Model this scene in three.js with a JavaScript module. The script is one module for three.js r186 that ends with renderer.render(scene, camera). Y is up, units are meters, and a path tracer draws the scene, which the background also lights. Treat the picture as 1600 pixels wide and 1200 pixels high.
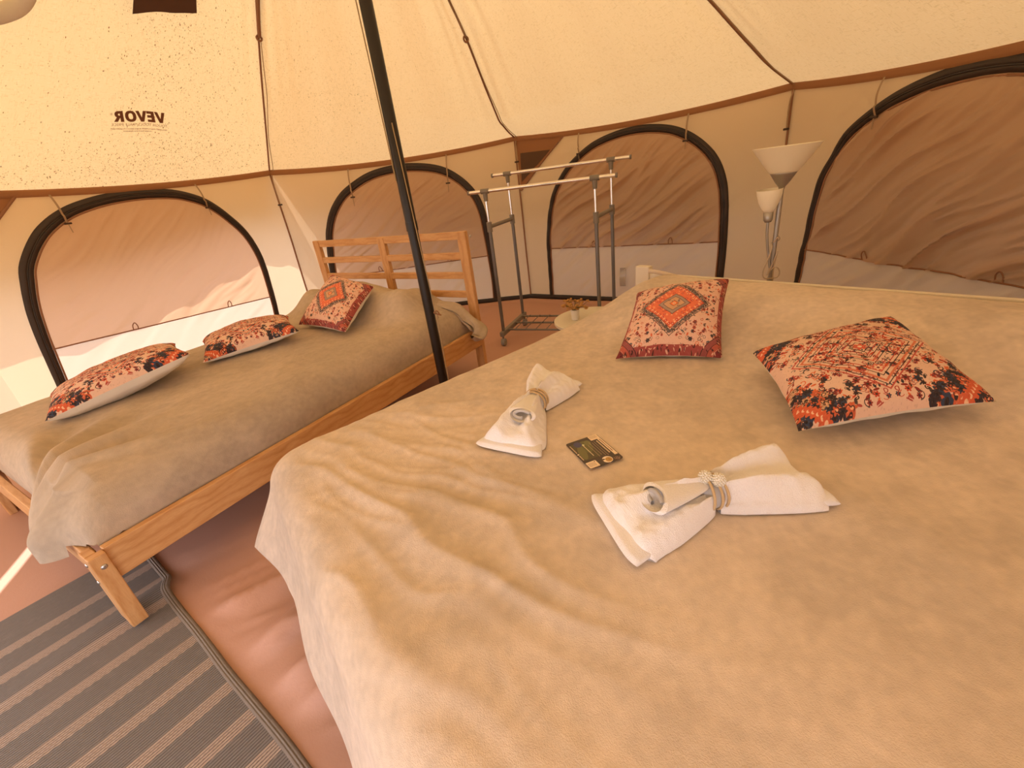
import * as THREE from 'three';
import { ImprovedNoise } from 'three/addons/math/ImprovedNoise.js';
import { RoundedBoxGeometry } from 'three/addons/geometries/RoundedBoxGeometry.js';
import { mergeGeometries, mergeVertices } from 'three/addons/utils/BufferGeometryUtils.js';

// ---------------------------------------------------------------- camera, sky, sun, exposure
const scene = new THREE.Scene();
const camera = new THREE.PerspectiveCamera(2 * Math.atan(600 / 691.2) * 180 / Math.PI, 4 / 3, 0.05, 200);
{
  const pitch = 0.43467, roll = -0.13281;
  const fwd = new THREE.Vector3(0, -Math.sin(pitch), -Math.cos(pitch));
  const r0 = new THREE.Vector3(1, 0, 0), u0 = new THREE.Vector3().crossVectors(r0, fwd);
  const right = r0.clone().multiplyScalar(Math.cos(roll)).addScaledVector(u0, Math.sin(roll));
  const up = r0.clone().multiplyScalar(-Math.sin(roll)).addScaledVector(u0, Math.cos(roll));
  camera.quaternion.setFromRotationMatrix(new THREE.Matrix4().makeBasis(right, up, fwd.clone().negate()));
  camera.position.set(0, 1.1554, 0);
}
const renderer = new THREE.WebGLRenderer({ antialias: true });
renderer.toneMapping = THREE.LinearToneMapping;
renderer.toneMappingExposure = 0.99;
renderer.shadowMap.enabled = true;
const SUN_DIR = new THREE.Vector3(-0.48, 0.80, -0.36).normalize();
scene.background = new THREE.Color().setRGB(1.0, 0.95, 1.06); // even, hazy summer sky, as the camera's warm balance sees it
scene.backgroundIntensity = 3.6;
const sun = new THREE.DirectionalLight(new THREE.Color().setRGB(1.0, 0.92, 0.86), 7.4);
sun.position.copy(SUN_DIR).multiplyScalar(20);
sun.target.position.set(0, 0, -2);
sun.castShadow = true;
sun.shadow.mapSize.set(2048, 2048);
Object.assign(sun.shadow.camera, { left: -6, right: 6, top: 6, bottom: -6, near: 1, far: 50 });
scene.add(sun, sun.target);

// ---------------------------------------------------------------- helpers
let seed = 7;
const rnd = () => { seed = (seed + 0x6d2b79f5) | 0; let t = Math.imul(seed ^ (seed >>> 15), 1 | seed); t = (t + Math.imul(t ^ (t >>> 7), 61 | t)) ^ t; return ((t ^ (t >>> 14)) >>> 0) / 4294967296; };
const perlin = new ImprovedNoise();
const noise = (x, y = 0, z = 0) => perlin.noise(x + 31.7, y + 17.3, z + 5.1);
const fbm = (x, y, z = 0, oct = 4) => { let s = 0, a = 0.5, f = 1; for (let i = 0; i < oct; i++) { s += a * noise(x * f, y * f, z * f + i * 7.7); a *= 0.5; f *= 2.03; } return s; };
const ridge = (x, y, z = 0) => { const n = 1 - Math.abs(noise(x, y, z)) * 2; return Math.max(0, n) ** 2; };
const clamp = THREE.MathUtils.clamp, lerp = THREE.MathUtils.lerp, smooth = (x, a, b) => THREE.MathUtils.smoothstep(x, a, b);
const V = (x, y, z) => new THREE.Vector3(x, y, z);
const interp = (pts, x) => { // piecewise-linear lookup in [[x, y], ...]
  if (x <= pts[0][0]) return pts[0][1];
  for (let i = 1; i < pts.length; i++) if (x <= pts[i][0]) { const [a, b] = pts[i - 1], [c, d] = pts[i]; return b + (d - b) * (x - a) / (c - a); }
  return pts[pts.length - 1][1];
};
const taken = {};
function numbered(name) { const n = taken[name] = (taken[name] ?? -1) + 1; return n ? `${name}_${String(n).padStart(3, '0')}` : name; }
function mesh(name, geometry, material, parent) {
  const m = new THREE.Mesh(geometry, material);
  m.name = parent ? name : numbered(name);
  m.castShadow = m.receiveShadow = true;
  (parent ?? scene).add(m);
  return m;
}
function tag(o, label, category, group) { o.userData.label = label; o.userData.category = category; if (group) o.userData.group = group; return o; }
function thing(name, label, category, pos = [0, 0, 0], turn = 0, group) {
  const o = new THREE.Group();
  o.name = numbered(name); o.position.set(...pos); o.rotation.y = turn;
  scene.add(o);
  return tag(o, label, category, group);
}
function structure(name, label) { const o = new THREE.Group(); o.name = name; o.userData.kind = 'structure'; o.userData.label = label; scene.add(o); return o; }

// grid surface: f(u, v) -> Vector3, u and v in 0..1; uvf(u, v, p) -> [s, t]
function surf(nu, nv, f, uvf) {
  const pos = [], uv = [], idx = [];
  for (let j = 0; j <= nv; j++) for (let i = 0; i <= nu; i++) {
    const u = i / nu, v = j / nv, p = f(u, v);
    pos.push(p.x, p.y, p.z);
    const t = uvf ? uvf(u, v, p) : [u, v];
    uv.push(t[0], t[1]);
  }
  for (let j = 0; j < nv; j++) for (let i = 0; i < nu; i++) {
    const a = j * (nu + 1) + i, b = a + 1, c = a + nu + 1, d = c + 1;
    idx.push(a, b, d, a, d, c);
  }
  const g = new THREE.BufferGeometry();
  g.setAttribute('position', new THREE.Float32BufferAttribute(pos, 3));
  g.setAttribute('uv', new THREE.Float32BufferAttribute(uv, 2));
  g.setIndex(idx);
  g.computeVertexNormals();
  return g;
}
const flip = (g) => { const i = g.index.array; for (let k = 0; k < i.length; k += 3) { const t = i[k]; i[k] = i[k + 1]; i[k + 1] = t; } g.computeVertexNormals(); return g; };
const curve = (pts, tension = 0.5) => new THREE.CatmullRomCurve3(pts.map((p) => (p.isVector3 ? p : V(...p))), false, 'catmullrom', tension);
const tube = (pts, r, seg = 40, radial = 8, closed = false) => new THREE.TubeGeometry(pts.isCurve || pts.getPoint ? pts : curve(pts), seg, r, radial, closed);
// straight round bar between two points, capped
function rod(a, b, r, radial = 14, r2 = r) {
  a = a.isVector3 ? a : V(...a); b = b.isVector3 ? b : V(...b);
  const d = b.clone().sub(a), g = new THREE.CylinderGeometry(r2, r, d.length(), radial);
  g.applyQuaternion(new THREE.Quaternion().setFromUnitVectors(V(0, 1, 0), d.clone().normalize()));
  return g.translate(...a.clone().add(b).multiplyScalar(0.5).toArray());
}
// rounded board with its long axis along x, uv in metres (u along the grain)
function board(lx, ly, lz, r = 0.004, shift = 0) {
  const g = new RoundedBoxGeometry(lx, ly, lz, 3, Math.min(r, lx / 2.1, ly / 2.1, lz / 2.1));
  const p = g.attributes.position, n = g.attributes.normal, uv = g.attributes.uv, long = lx >= ly && lx >= lz ? 0 : ly >= lz ? 1 : 2;
  for (let i = 0; i < p.count; i++) {
    const c = [p.getX(i), p.getY(i), p.getZ(i)], m = [Math.abs(n.getX(i)), Math.abs(n.getY(i)), Math.abs(n.getZ(i))];
    const axes = [0, 1, 2].filter((a) => a !== m.indexOf(Math.max(...m)));
    const ua = axes.includes(long) ? long : axes[0], va = axes.find((a) => a !== ua);
    uv.setXY(i, c[ua] + shift, c[va] + shift * 0.37 + m.indexOf(Math.max(...m)) * 0.21);
  }
  return g;
}
const nonIndexed = (g) => (g.index ? g.toNonIndexed() : g);
function merged(list) { return mergeGeometries(list.map((g) => { const k = nonIndexed(g); for (const a of Object.keys(k.attributes)) if (!['position', 'normal', 'uv'].includes(a)) k.deleteAttribute(a); return k; })); }

// ---------------------------------------------------------------- textures
function dataTexture(w, h, f, srgb = true) {
  const d = new Uint8Array(w * h * 4);
  for (let y = 0; y < h; y++) for (let x = 0; x < w; x++) { const c = f(x / w, y / h, x, y), i = (y * w + x) * 4; d[i] = clamp(c[0], 0, 1) * 255; d[i + 1] = clamp(c[1], 0, 1) * 255; d[i + 2] = clamp(c[2], 0, 1) * 255; d[i + 3] = 255; }
  const t = new THREE.DataTexture(d, w, h);
  t.magFilter = THREE.LinearFilter; t.minFilter = THREE.LinearMipmapLinearFilter; t.generateMipmaps = true;
  t.wrapS = t.wrapT = THREE.RepeatWrapping;
  if (srgb) t.colorSpace = THREE.SRGBColorSpace;
  t.needsUpdate = true;
  return t;
}
function canvasTexture(w, h, draw, srgb = true) {
  const c = document.createElement('canvas'); c.width = w; c.height = h;
  draw(c.getContext('2d'), w, h);
  const t = new THREE.CanvasTexture(c);
  t.magFilter = THREE.LinearFilter; t.wrapS = t.wrapT = THREE.ClampToEdgeWrapping;
  if (srgb) t.colorSpace = THREE.SRGBColorSpace;
  return t;
}
const rep = (t, x, y = x) => { const k = t.clone(); k.repeat.set(x, y); k.needsUpdate = true; return k; };
// value noise that tiles
function tileNoise(n, s) {
  const old = seed; seed = s; const g = Array.from({ length: n * n }, rnd); seed = old;
  return (u, v) => { const x = u * n, y = v * n, i = Math.floor(x), j = Math.floor(y), a = x - i, b = y - j, sa = a * a * (3 - 2 * a), sb = b * b * (3 - 2 * b), at = (p, q) => g[(((q % n) + n) % n) * n + (((p % n) + n) % n)]; return lerp(lerp(at(i, j), at(i + 1, j), sa), lerp(at(i, j + 1), at(i + 1, j + 1), sa), sb); };
}
const n4 = tileNoise(5, 11), n8 = tileNoise(11, 12), n16 = tileNoise(23, 13), n32 = tileNoise(47, 14), n64 = tileNoise(97, 15), n128 = tileNoise(180, 16);
const cloud = (u, v) => 0.4 * n4(u, v) + 0.3 * n8(u, v) + 0.17 * n16(u, v) + 0.13 * n32(u, v);

const canvasWeave = dataTexture(512, 512, (u, v, x, y) => { const k = 0.5 + 0.22 * Math.sin(x * Math.PI / 2) * (y % 4 < 2 ? 1 : -1) + 0.28 * (n128(u, v) - 0.5) + 0.2 * (n64(u, v) - 0.5); return [k, k, k]; }, false);
const fleeceBump = dataTexture(512, 512, (u, v) => { const k = 0.5 + 0.5 * (n128(u, v) - 0.5) + 0.35 * (n64(u * 2, v) - 0.5) + 0.3 * (n32(u, v) - 0.5); return [k, k, k]; }, false);
const terryBump = dataTexture(512, 512, (u, v, x, y) => { const k = 0.5 + 0.6 * (n128(u, v) - 0.5) + 0.3 * (n128(v, u) - 0.5) + 0.1 * Math.sin(x * 1.2) * Math.sin(y * 1.2); return [k, k, k]; }, false);
const fleeceMap = (base, s) => dataTexture(1024, 1024, (u, v) => {
  // brushed nap: patches where the pile lies the other way, with streaky edges, and fine fibres
  const w = cloud((u + 0.37 * s) % 1, v), streak = n16(u + 0.06 * n8(v, u), v * 1) * 0.5 + n32(u, v) * 0.5;
  const nap = smooth(w + 0.18 * (streak - 0.5), 0.47, 0.58) * 0.04 - smooth(0.47 - w + 0.2 * (streak - 0.5), 0.0, 0.09) * 0.03;
  const fine = 0.05 * (n128(u, v) - 0.5) + 0.05 * (n64(v, u) - 0.5);
  const k = 1 - nap + fine;
  return [base[0] * k, base[1] * k, base[2] * k];
});
const pine = dataTexture(512, 512, (u, v) => {
  const warp = 0.5 * n4(u * 0.999, v) + 0.25 * n8(u, v), ring = Math.sin((v * 22 + warp * 4.5) * Math.PI * 2 * 0.5), fine = n128(u * 0.25 % 1, v) - 0.5;
  const k = 0.5 + 0.5 * ring, d = 0.045 * k * k * k + 0.04 * fine + 0.05 * (n8(u, v) - 0.5);
  return [0.83 - d * 0.9, 0.63 - d * 1.2, 0.41 - d * 1.3];
});

// ---------------------------------------------------------------- materials
const std = (color, roughness = 0.8, more = {}) => new THREE.MeshStandardMaterial({ color, roughness, side: THREE.DoubleSide, ...more });
const cloth = (color, transmission, more = {}) => new THREE.MeshPhysicalMaterial({ color, roughness: 1, transmission, thickness: 0, specularIntensity: 0.15, side: THREE.DoubleSide, bumpMap: canvasWeave, bumpScale: 0.0006, ...more });
const lin = (r, g, b) => new THREE.Color().setRGB(r, g, b);
const M = {
  roof: null,
  wall: cloth(lin(0.81, 0.635, 0.435), 0.33),
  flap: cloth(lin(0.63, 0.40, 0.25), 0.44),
  lower: cloth(lin(0.80, 0.65, 0.515), 0.36),
  mesh: cloth(lin(0.17, 0.10, 0.06), 0.3),
  zip: std(lin(0.036, 0.021, 0.014), 0.55, { bumpMap: canvasWeave, bumpScale: 0.0005 }),
  zipTeeth: std(lin(0.03, 0.024, 0.02), 0.35),
  piping: std(lin(0.30, 0.14, 0.07), 0.8),
  trim: cloth(lin(0.42, 0.21, 0.10), 0.3),
  strap: std(lin(0.40, 0.27, 0.16), 0.85),
  toggle: std(lin(0.05, 0.025, 0.015), 0.5),
  floor: null,
  hem: std(lin(0.02, 0.012, 0.01), 0.6),
  grass: std(lin(0.17, 0.165, 0.12), 0.95),
  pine: new THREE.MeshPhysicalMaterial({ map: rep(pine, 1.6, 2.6), roughness: 0.42, side: THREE.DoubleSide, clearcoat: 0.15, clearcoatRoughness: 0.35 }),
  whiteWood: std(lin(0.80, 0.72, 0.60), 0.5),
  steel: std(lin(0.62, 0.60, 0.57), 0.28, { metalness: 1 }),
  chrome: std(lin(0.86, 0.85, 0.83), 0.16, { metalness: 1 }),
  greyPaint: std(lin(0.20, 0.19, 0.18), 0.38, { metalness: 0.55 }),
  greyPlastic: std(lin(0.22, 0.19, 0.16), 0.5),
  wheel: std(lin(0.30, 0.28, 0.25), 0.55),
  black: std(lin(0.016, 0.010, 0.007), 0.34),
  rope: std(lin(0.42, 0.30, 0.17), 0.9),
  lampSteel: std(lin(0.42, 0.39, 0.35), 0.35, { metalness: 0.7 }),
  lampShade: new THREE.MeshPhysicalMaterial({ color: lin(0.95, 0.87, 0.70), roughness: 0.4, side: THREE.DoubleSide }),
  cable: std(lin(0.55, 0.42, 0.28), 0.5),
  whiteTop: std(lin(0.82, 0.76, 0.62), 0.35),
  pot: std(lin(0.84, 0.80, 0.72), 0.35),
  dried: std(lin(0.50, 0.26, 0.08), 0.9),
  stem: std(lin(0.10, 0.10, 0.03), 0.8),
  soil: std(lin(0.04, 0.025, 0.015), 0.95),
  towel: new THREE.MeshPhysicalMaterial({ color: lin(0.93, 0.89, 0.88), roughness: 1, sheen: 0.4, sheenColor: lin(1, 1, 1), bumpMap: rep(terryBump, 5), bumpScale: 0.0012, side: THREE.DoubleSide }),
  pearl: new THREE.MeshPhysicalMaterial({ color: lin(0.86, 0.80, 0.68), roughness: 0.28, clearcoat: 0.6, side: THREE.DoubleSide }),
  band: std(lin(0.62, 0.44, 0.24), 0.85),
  cushionBack: std(lin(0.82, 0.76, 0.66), 0.95, { bumpMap: canvasWeave, bumpScale: 0.0006 }),
  blanketA: new THREE.MeshPhysicalMaterial({ map: rep(fleeceMap([0.835, 0.765, 0.69], 0), 0.55), roughness: 1, sheen: 0.25, sheenColor: lin(0.9, 0.75, 0.6), sheenRoughness: 0.6, bumpMap: rep(fleeceBump, 6), bumpScale: 0.0006, side: THREE.DoubleSide }),
  blanketB: new THREE.MeshPhysicalMaterial({ map: rep(fleeceMap([0.74, 0.665, 0.575], 1), 0.5), roughness: 1, sheen: 0.25, sheenColor: lin(0.9, 0.75, 0.6), sheenRoughness: 0.6, bumpMap: rep(fleeceBump, 6), bumpScale: 0.0006, side: THREE.DoubleSide }),
};

// ================================================================ THE TENT
// eight corners of the wall line (x, z) and the height of the eave there
const C = [[-3.15, -2.70, 1.47], [-1.97, -4.67, 1.47], [0.31, -4.46, 1.47], [2.02, -3.23, 1.47], [2.30, -1.20, 1.41], [0.62, 0.42, 1.45], [-1.53, 0.29, 1.45], [-2.55, -1.0, 1.45]];
const POLE = [-0.365, -2.2], APEX = 3.0;
const DEF = [[0, 1.47], [0.3, 1.98], [0.5, 2.3], [1, APEX]];
const PROF = [DEF, [[0, 1.47], [0.144, 1.763], [0.277, 2.036], [0.377, 2.224], [0.441, 2.335], [1, APEX]], [[0, 1.47], [0.10, 1.508], [0.204, 1.566], [0.315, 1.736], [0.46, 1.983], [0.564, 2.115], [1, APEX]],
  [[0, 1.47], [0.101, 1.58], [0.215, 1.75], [0.295, 1.874], [0.5, 2.17], [1, APEX]], DEF, DEF, DEF, DEF];
const profAt = (i, v) => interp(PROF[i], v) - 1.47 * (1 - v) + C[i][2] * (1 - v);
const len = (i) => { const a = C[i], b = C[(i + 1) % 8]; return Math.hypot(b[0] - a[0], b[1] - a[1]); };
const SAG = [0.045, 0.05, 0.045, 0.05, 0.04, 0.04, 0.04, 0.04];
const eaveY = (i, t) => lerp(C[i][2], C[(i + 1) % 8][2], t) - SAG[i] * 4 * t * (1 - t);
const inward = (i) => { const a = C[i], b = C[(i + 1) % 8]; const n = V(-(b[1] - a[1]), 0, b[0] - a[0]).normalize(); return n.dot(V(POLE[0] - a[0], 0, POLE[1] - a[1])) > 0 ? n : n.negate(); };
const NIN = [...Array(8).keys()].map(inward);
// a point of wall i, s metres along it, y up, off metres inward; the cloth billows a little
function wallPoint(i, s, y, off = 0) {
  const a = C[i], b = C[(i + 1) % 8], L = len(i), t = clamp(s / L, -0.02, 1.02), e = clamp(Math.sin(Math.PI * clamp(t, 0, 1)) * 2.2, 0, 1), h = clamp(y / 1.4, 0, 1), hh = Math.sin(Math.PI * h) ** 0.7;
  let d = 0.022 * fbm(s * 1.1 + i * 9.1, y * 1.3, i) * e * hh;
  // taut diagonal pull creases from the corners of the door towards the eave
  const wr = [0.7, 1.2, 2.6, 2.6][i] ?? 0.8, q = s * 0.55 - y * 0.83 + 0.05 * noise(s * 2, y * 2, i);
  d += 0.0045 * wr * e * hh * (ridge(q * 7.5, (s * 0.83 + y * 0.55) * 0.7 + i * 3.3, i * 1.7) - 0.4);
  const k = NIN[i].clone().multiplyScalar(off - d);
  return V(lerp(a[0], b[0], t), y, lerp(a[1], b[1], t)).add(k);
}
// outlines of the door arches, as measured along each wall: [metres along the wall, metres up]
const ARCH = [
  { o: [[0.17, 0.0], [0.2, 0.241], [0.242, 0.62], [0.269, 0.772], [0.309, 0.915], [0.352, 1.026], [0.473, 1.181], [0.573, 1.261], [0.701, 1.327], [0.835, 1.366], [0.985, 1.391], [1.155, 1.401], [1.347, 1.391], [1.477, 1.363], [1.638, 1.29], [1.772, 1.161], [1.884, 0.995], [1.94, 0.793], [1.945, 0.614], [1.925, 0.364], [1.904, 0.192], [1.89, 0.0]],
    w: [0.045, 0.062, 0.058, 0.05, 0.04] },
  { o: [[0.27, 0.0], [0.285, 0.405], [0.337, 0.757], [0.372, 0.895], [0.438, 1.026], [0.519, 1.129], [0.619, 1.216], [0.75, 1.286], [0.898, 1.343], [1.048, 1.371], [1.286, 1.379], [1.491, 1.35], [1.623, 1.307], [1.728, 1.242], [1.829, 1.146], [1.905, 1.029], [1.944, 0.893], [1.959, 0.663], [1.963, 0.424], [1.962, 0.222], [1.945, 0.0]],
    w: [0.05, 0.06, 0.056, 0.055, 0.035] },
  { o: [[0.226, 0.0], [0.233, 0.359], [0.242, 0.582], [0.275, 0.793], [0.325, 0.952], [0.377, 1.046], [0.48, 1.168], [0.597, 1.255], [0.729, 1.325], [0.893, 1.37], [1.048, 1.388], [1.213, 1.382], [1.371, 1.348], [1.49, 1.292], [1.592, 1.216], [1.678, 1.121], [1.734, 1.014], [1.766, 0.899], [1.784, 0.734], [1.789, 0.563], [1.789, 0.384], [1.78, 0.0]],
    w: [0.035, 0.038, 0.046, 0.052, 0.045] },
  { o: [[0.235, 0.0], [0.243, 0.243], [0.254, 0.45], [0.268, 0.618], [0.284, 0.775], [0.318, 0.924], [0.375, 1.039], [0.457, 1.16], [0.572, 1.24], [0.707, 1.305], [0.851, 1.344], [0.983, 1.362], [1.11, 1.362], [1.25, 1.345], [1.4, 1.3], [1.53, 1.235], [1.63, 1.15], [1.71, 1.04], [1.77, 0.9], [1.8, 0.72], [1.81, 0.5], [1.81, 0.25], [1.8, 0.0]],
    w: [0.036, 0.044, 0.06, 0.06, 0.045] },
];
const SEAM = [[0.49, 0.40], [0.445, 0.485], [0.503, 0.516], [0.485, 0.468]];
for (const a of ARCH) {
  const c = new THREE.CatmullRomCurve3(a.o.map(([s, y]) => V(s, y, 0)), false, 'centripetal');
  const N = 120, pts = c.getSpacedPoints(N);
  a.outer = pts.map((p) => [p.x, p.y]);
  a.inner = pts.map((p, k) => {
    const q = pts[Math.min(N, k + 1)], r = pts[Math.max(0, k - 1)], tx = q.x - r.x, ty = q.y - r.y, m = Math.hypot(tx, ty), f = k / N * 4, j = Math.min(3, Math.floor(f)), w = lerp(a.w[j], a.w[j + 1], f - j);
    return [p.x + ty / m * w, p.y - tx / m * w];
  });
  a.inner[0][1] = a.inner[N][1] = 0;
  a.side = (y) => { // left and right bounds of the inner outline at height y
    let l = null, r = null;
    for (let k = 1; k < a.inner.length; k++) {
      const [x0, y0] = a.inner[k - 1], [x1, y1] = a.inner[k];
      if ((y0 - y) * (y1 - y) <= 0 && y0 !== y1) { const x = x0 + (x1 - x0) * (y - y0) / (y1 - y0); if (l === null || x < l) l = x; if (r === null || x > r) r = x; }
    }
    return l === null ? null : [l, r];
  };
  a.top = Math.max(...a.inner.map((p) => p[1]));
}
const WALL_NAMES = ['wall_left', 'wall_back_left', 'wall_back_right', 'wall_right', 'wall_front_right', 'wall_front', 'wall_front_left', 'wall_far_left'];
const WALL_LABEL = ['beige canvas side wall behind the row of cushions, sunlit near its foot', 'beige canvas side wall behind the wooden slatted headboard', 'shaded beige canvas side wall behind the clothes rack', 'shaded brown canvas side wall at the right of the floor lamp', 'plain canvas wall beside the large bed', 'plain canvas wall behind the viewer', 'canvas wall with an open doorway, outside the picture', 'canvas wall with a narrow gap that lets a streak of sun in'];
const wallGroups = [];
for (let i = 0; i < 8; i++) {
  const L = len(i), wall = structure(WALL_NAMES[i], WALL_LABEL[i]);
  wallGroups.push(wall);
  const border = (t) => { // rectangle from the left foot up, along the eave and down to the right foot, t in 0..1
    const H = 1.45, P = H * 2 + L, d = t * P;
    if (d < H) { return [0, d / H * eaveY(i, 0)]; }
    if (d < H + L) { const s = d - H; return [s, eaveY(i, s / L)]; }
    return [L, (P - d) / H * eaveY(i, 1)];
  };
  const hole = i < 4 ? ARCH[i].outer : i === 6 ? null : null;
  if (hole) {
    const N = hole.length - 1;
    const g = surf(N, 26, (u, v) => {
      const h = hole[Math.round(u * N)], P = 1.45 * 2 + L;
      // keep feet and shoulders in step: legs of the arch face the sides, its top faces the eave
      const k = u < 0.5 ? u * 2 : (1 - u) * 2, tt = interp([[0, 0], [0.55, 1.45 / P], [1, 0.5]], k), b = border(u < 0.5 ? tt : 1 - tt);
      const s = lerp(h[0], b[0], v), y = lerp(h[1], b[1], v);
      return wallPoint(i, s, y);
    }, (u, v, p) => [p.x + p.z, p.y]);
    mesh('wall_cloth', g, M.wall, wall);
  } else {
    // plain walls; the doorway of wall_front_left and the slit of wall_far_left are real openings
    const panels = i === 6 ? [[0, 0.28, 0, 1], [1.6, L, 0, 1], [0.28, 1.6, 0.93, 1]] : i === 5 ? [[0, 0.3, 0, 1], [1.75, L, 0, 1], [0.3, 1.75, 0.95, 1]] : i === 7 ? [[0, L, 0, 0.90], [0, 0.4, 0.90, 1], [1.26, L, 0.90, 1], [0.4, 1.26, 0.965, 1]] : [[0, L, 0, 1]];
    for (const [s0, s1, y0, y1] of panels) {
      const g = surf(Math.max(2, Math.ceil((s1 - s0) * 20)), Math.max(2, Math.ceil((y1 - y0) * 24)), (u, v) => { const s = lerp(s0, s1, u); return wallPoint(i, s, lerp(y0, y1, v) * eaveY(i, s / L)); }, (u, v, p) => [p.x + p.z, p.y]);
      mesh('wall_cloth', g, M.wall, wall);
    }
  }
  // brown piping down the corner seam
  if (i >= 1 && i <= 4) {
    const pts = [...Array(12).keys()].map((k) => { const y = k / 11 * 1.47; return wallPoint(i, 0.004 + 0.006 * noise(y * 2.2, i), y, 0.008); });
    mesh('corner_seam', tube(pts, 0.0075, 40, 6), M.piping, wall);
  }
}
// triangular mesh vents sewn into the top corner of two walls
for (const [i, s1, y1, y0] of [[2, 0.46, 1.40, 1.06], [0, 0.5, 1.42, 0.98]]) {
  const tri = (a, b, c, off) => { const g = surf(12, 12, (u, v) => { const s = lerp(a[0], b[0], u * (1 - v)) + (c[0] - a[0]) * v, y = a[1] + (b[1] - a[1]) * u * (1 - v) + (c[1] - a[1]) * v; return wallPoint(i, s, y, off); }, (u, v) => [u, v]); return g; };
  const patch = mesh('corner_patch', tri([0.015, 1.44], [s1 + 0.02, y1 + 0.01], [0.015, y0 - 0.03], 0.006), M.trim, wallGroups[i]);
  mesh('mesh_vent', tri([0.05, 1.335], [s1 - 0.11, y1 - 0.075], [0.035, y0 + 0.04], 0.010), M.mesh, patch);
  mesh('patch_edge', tube([wallPoint(i, s1 + 0.02, y1 + 0.01, 0.01), wallPoint(i, s1 * 0.5 + 0.02, (y1 + y0) / 2, 0.012), wallPoint(i, 0.02, y0 - 0.03, 0.01)], 0.008, 30, 6), M.piping, patch);
}
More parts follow.
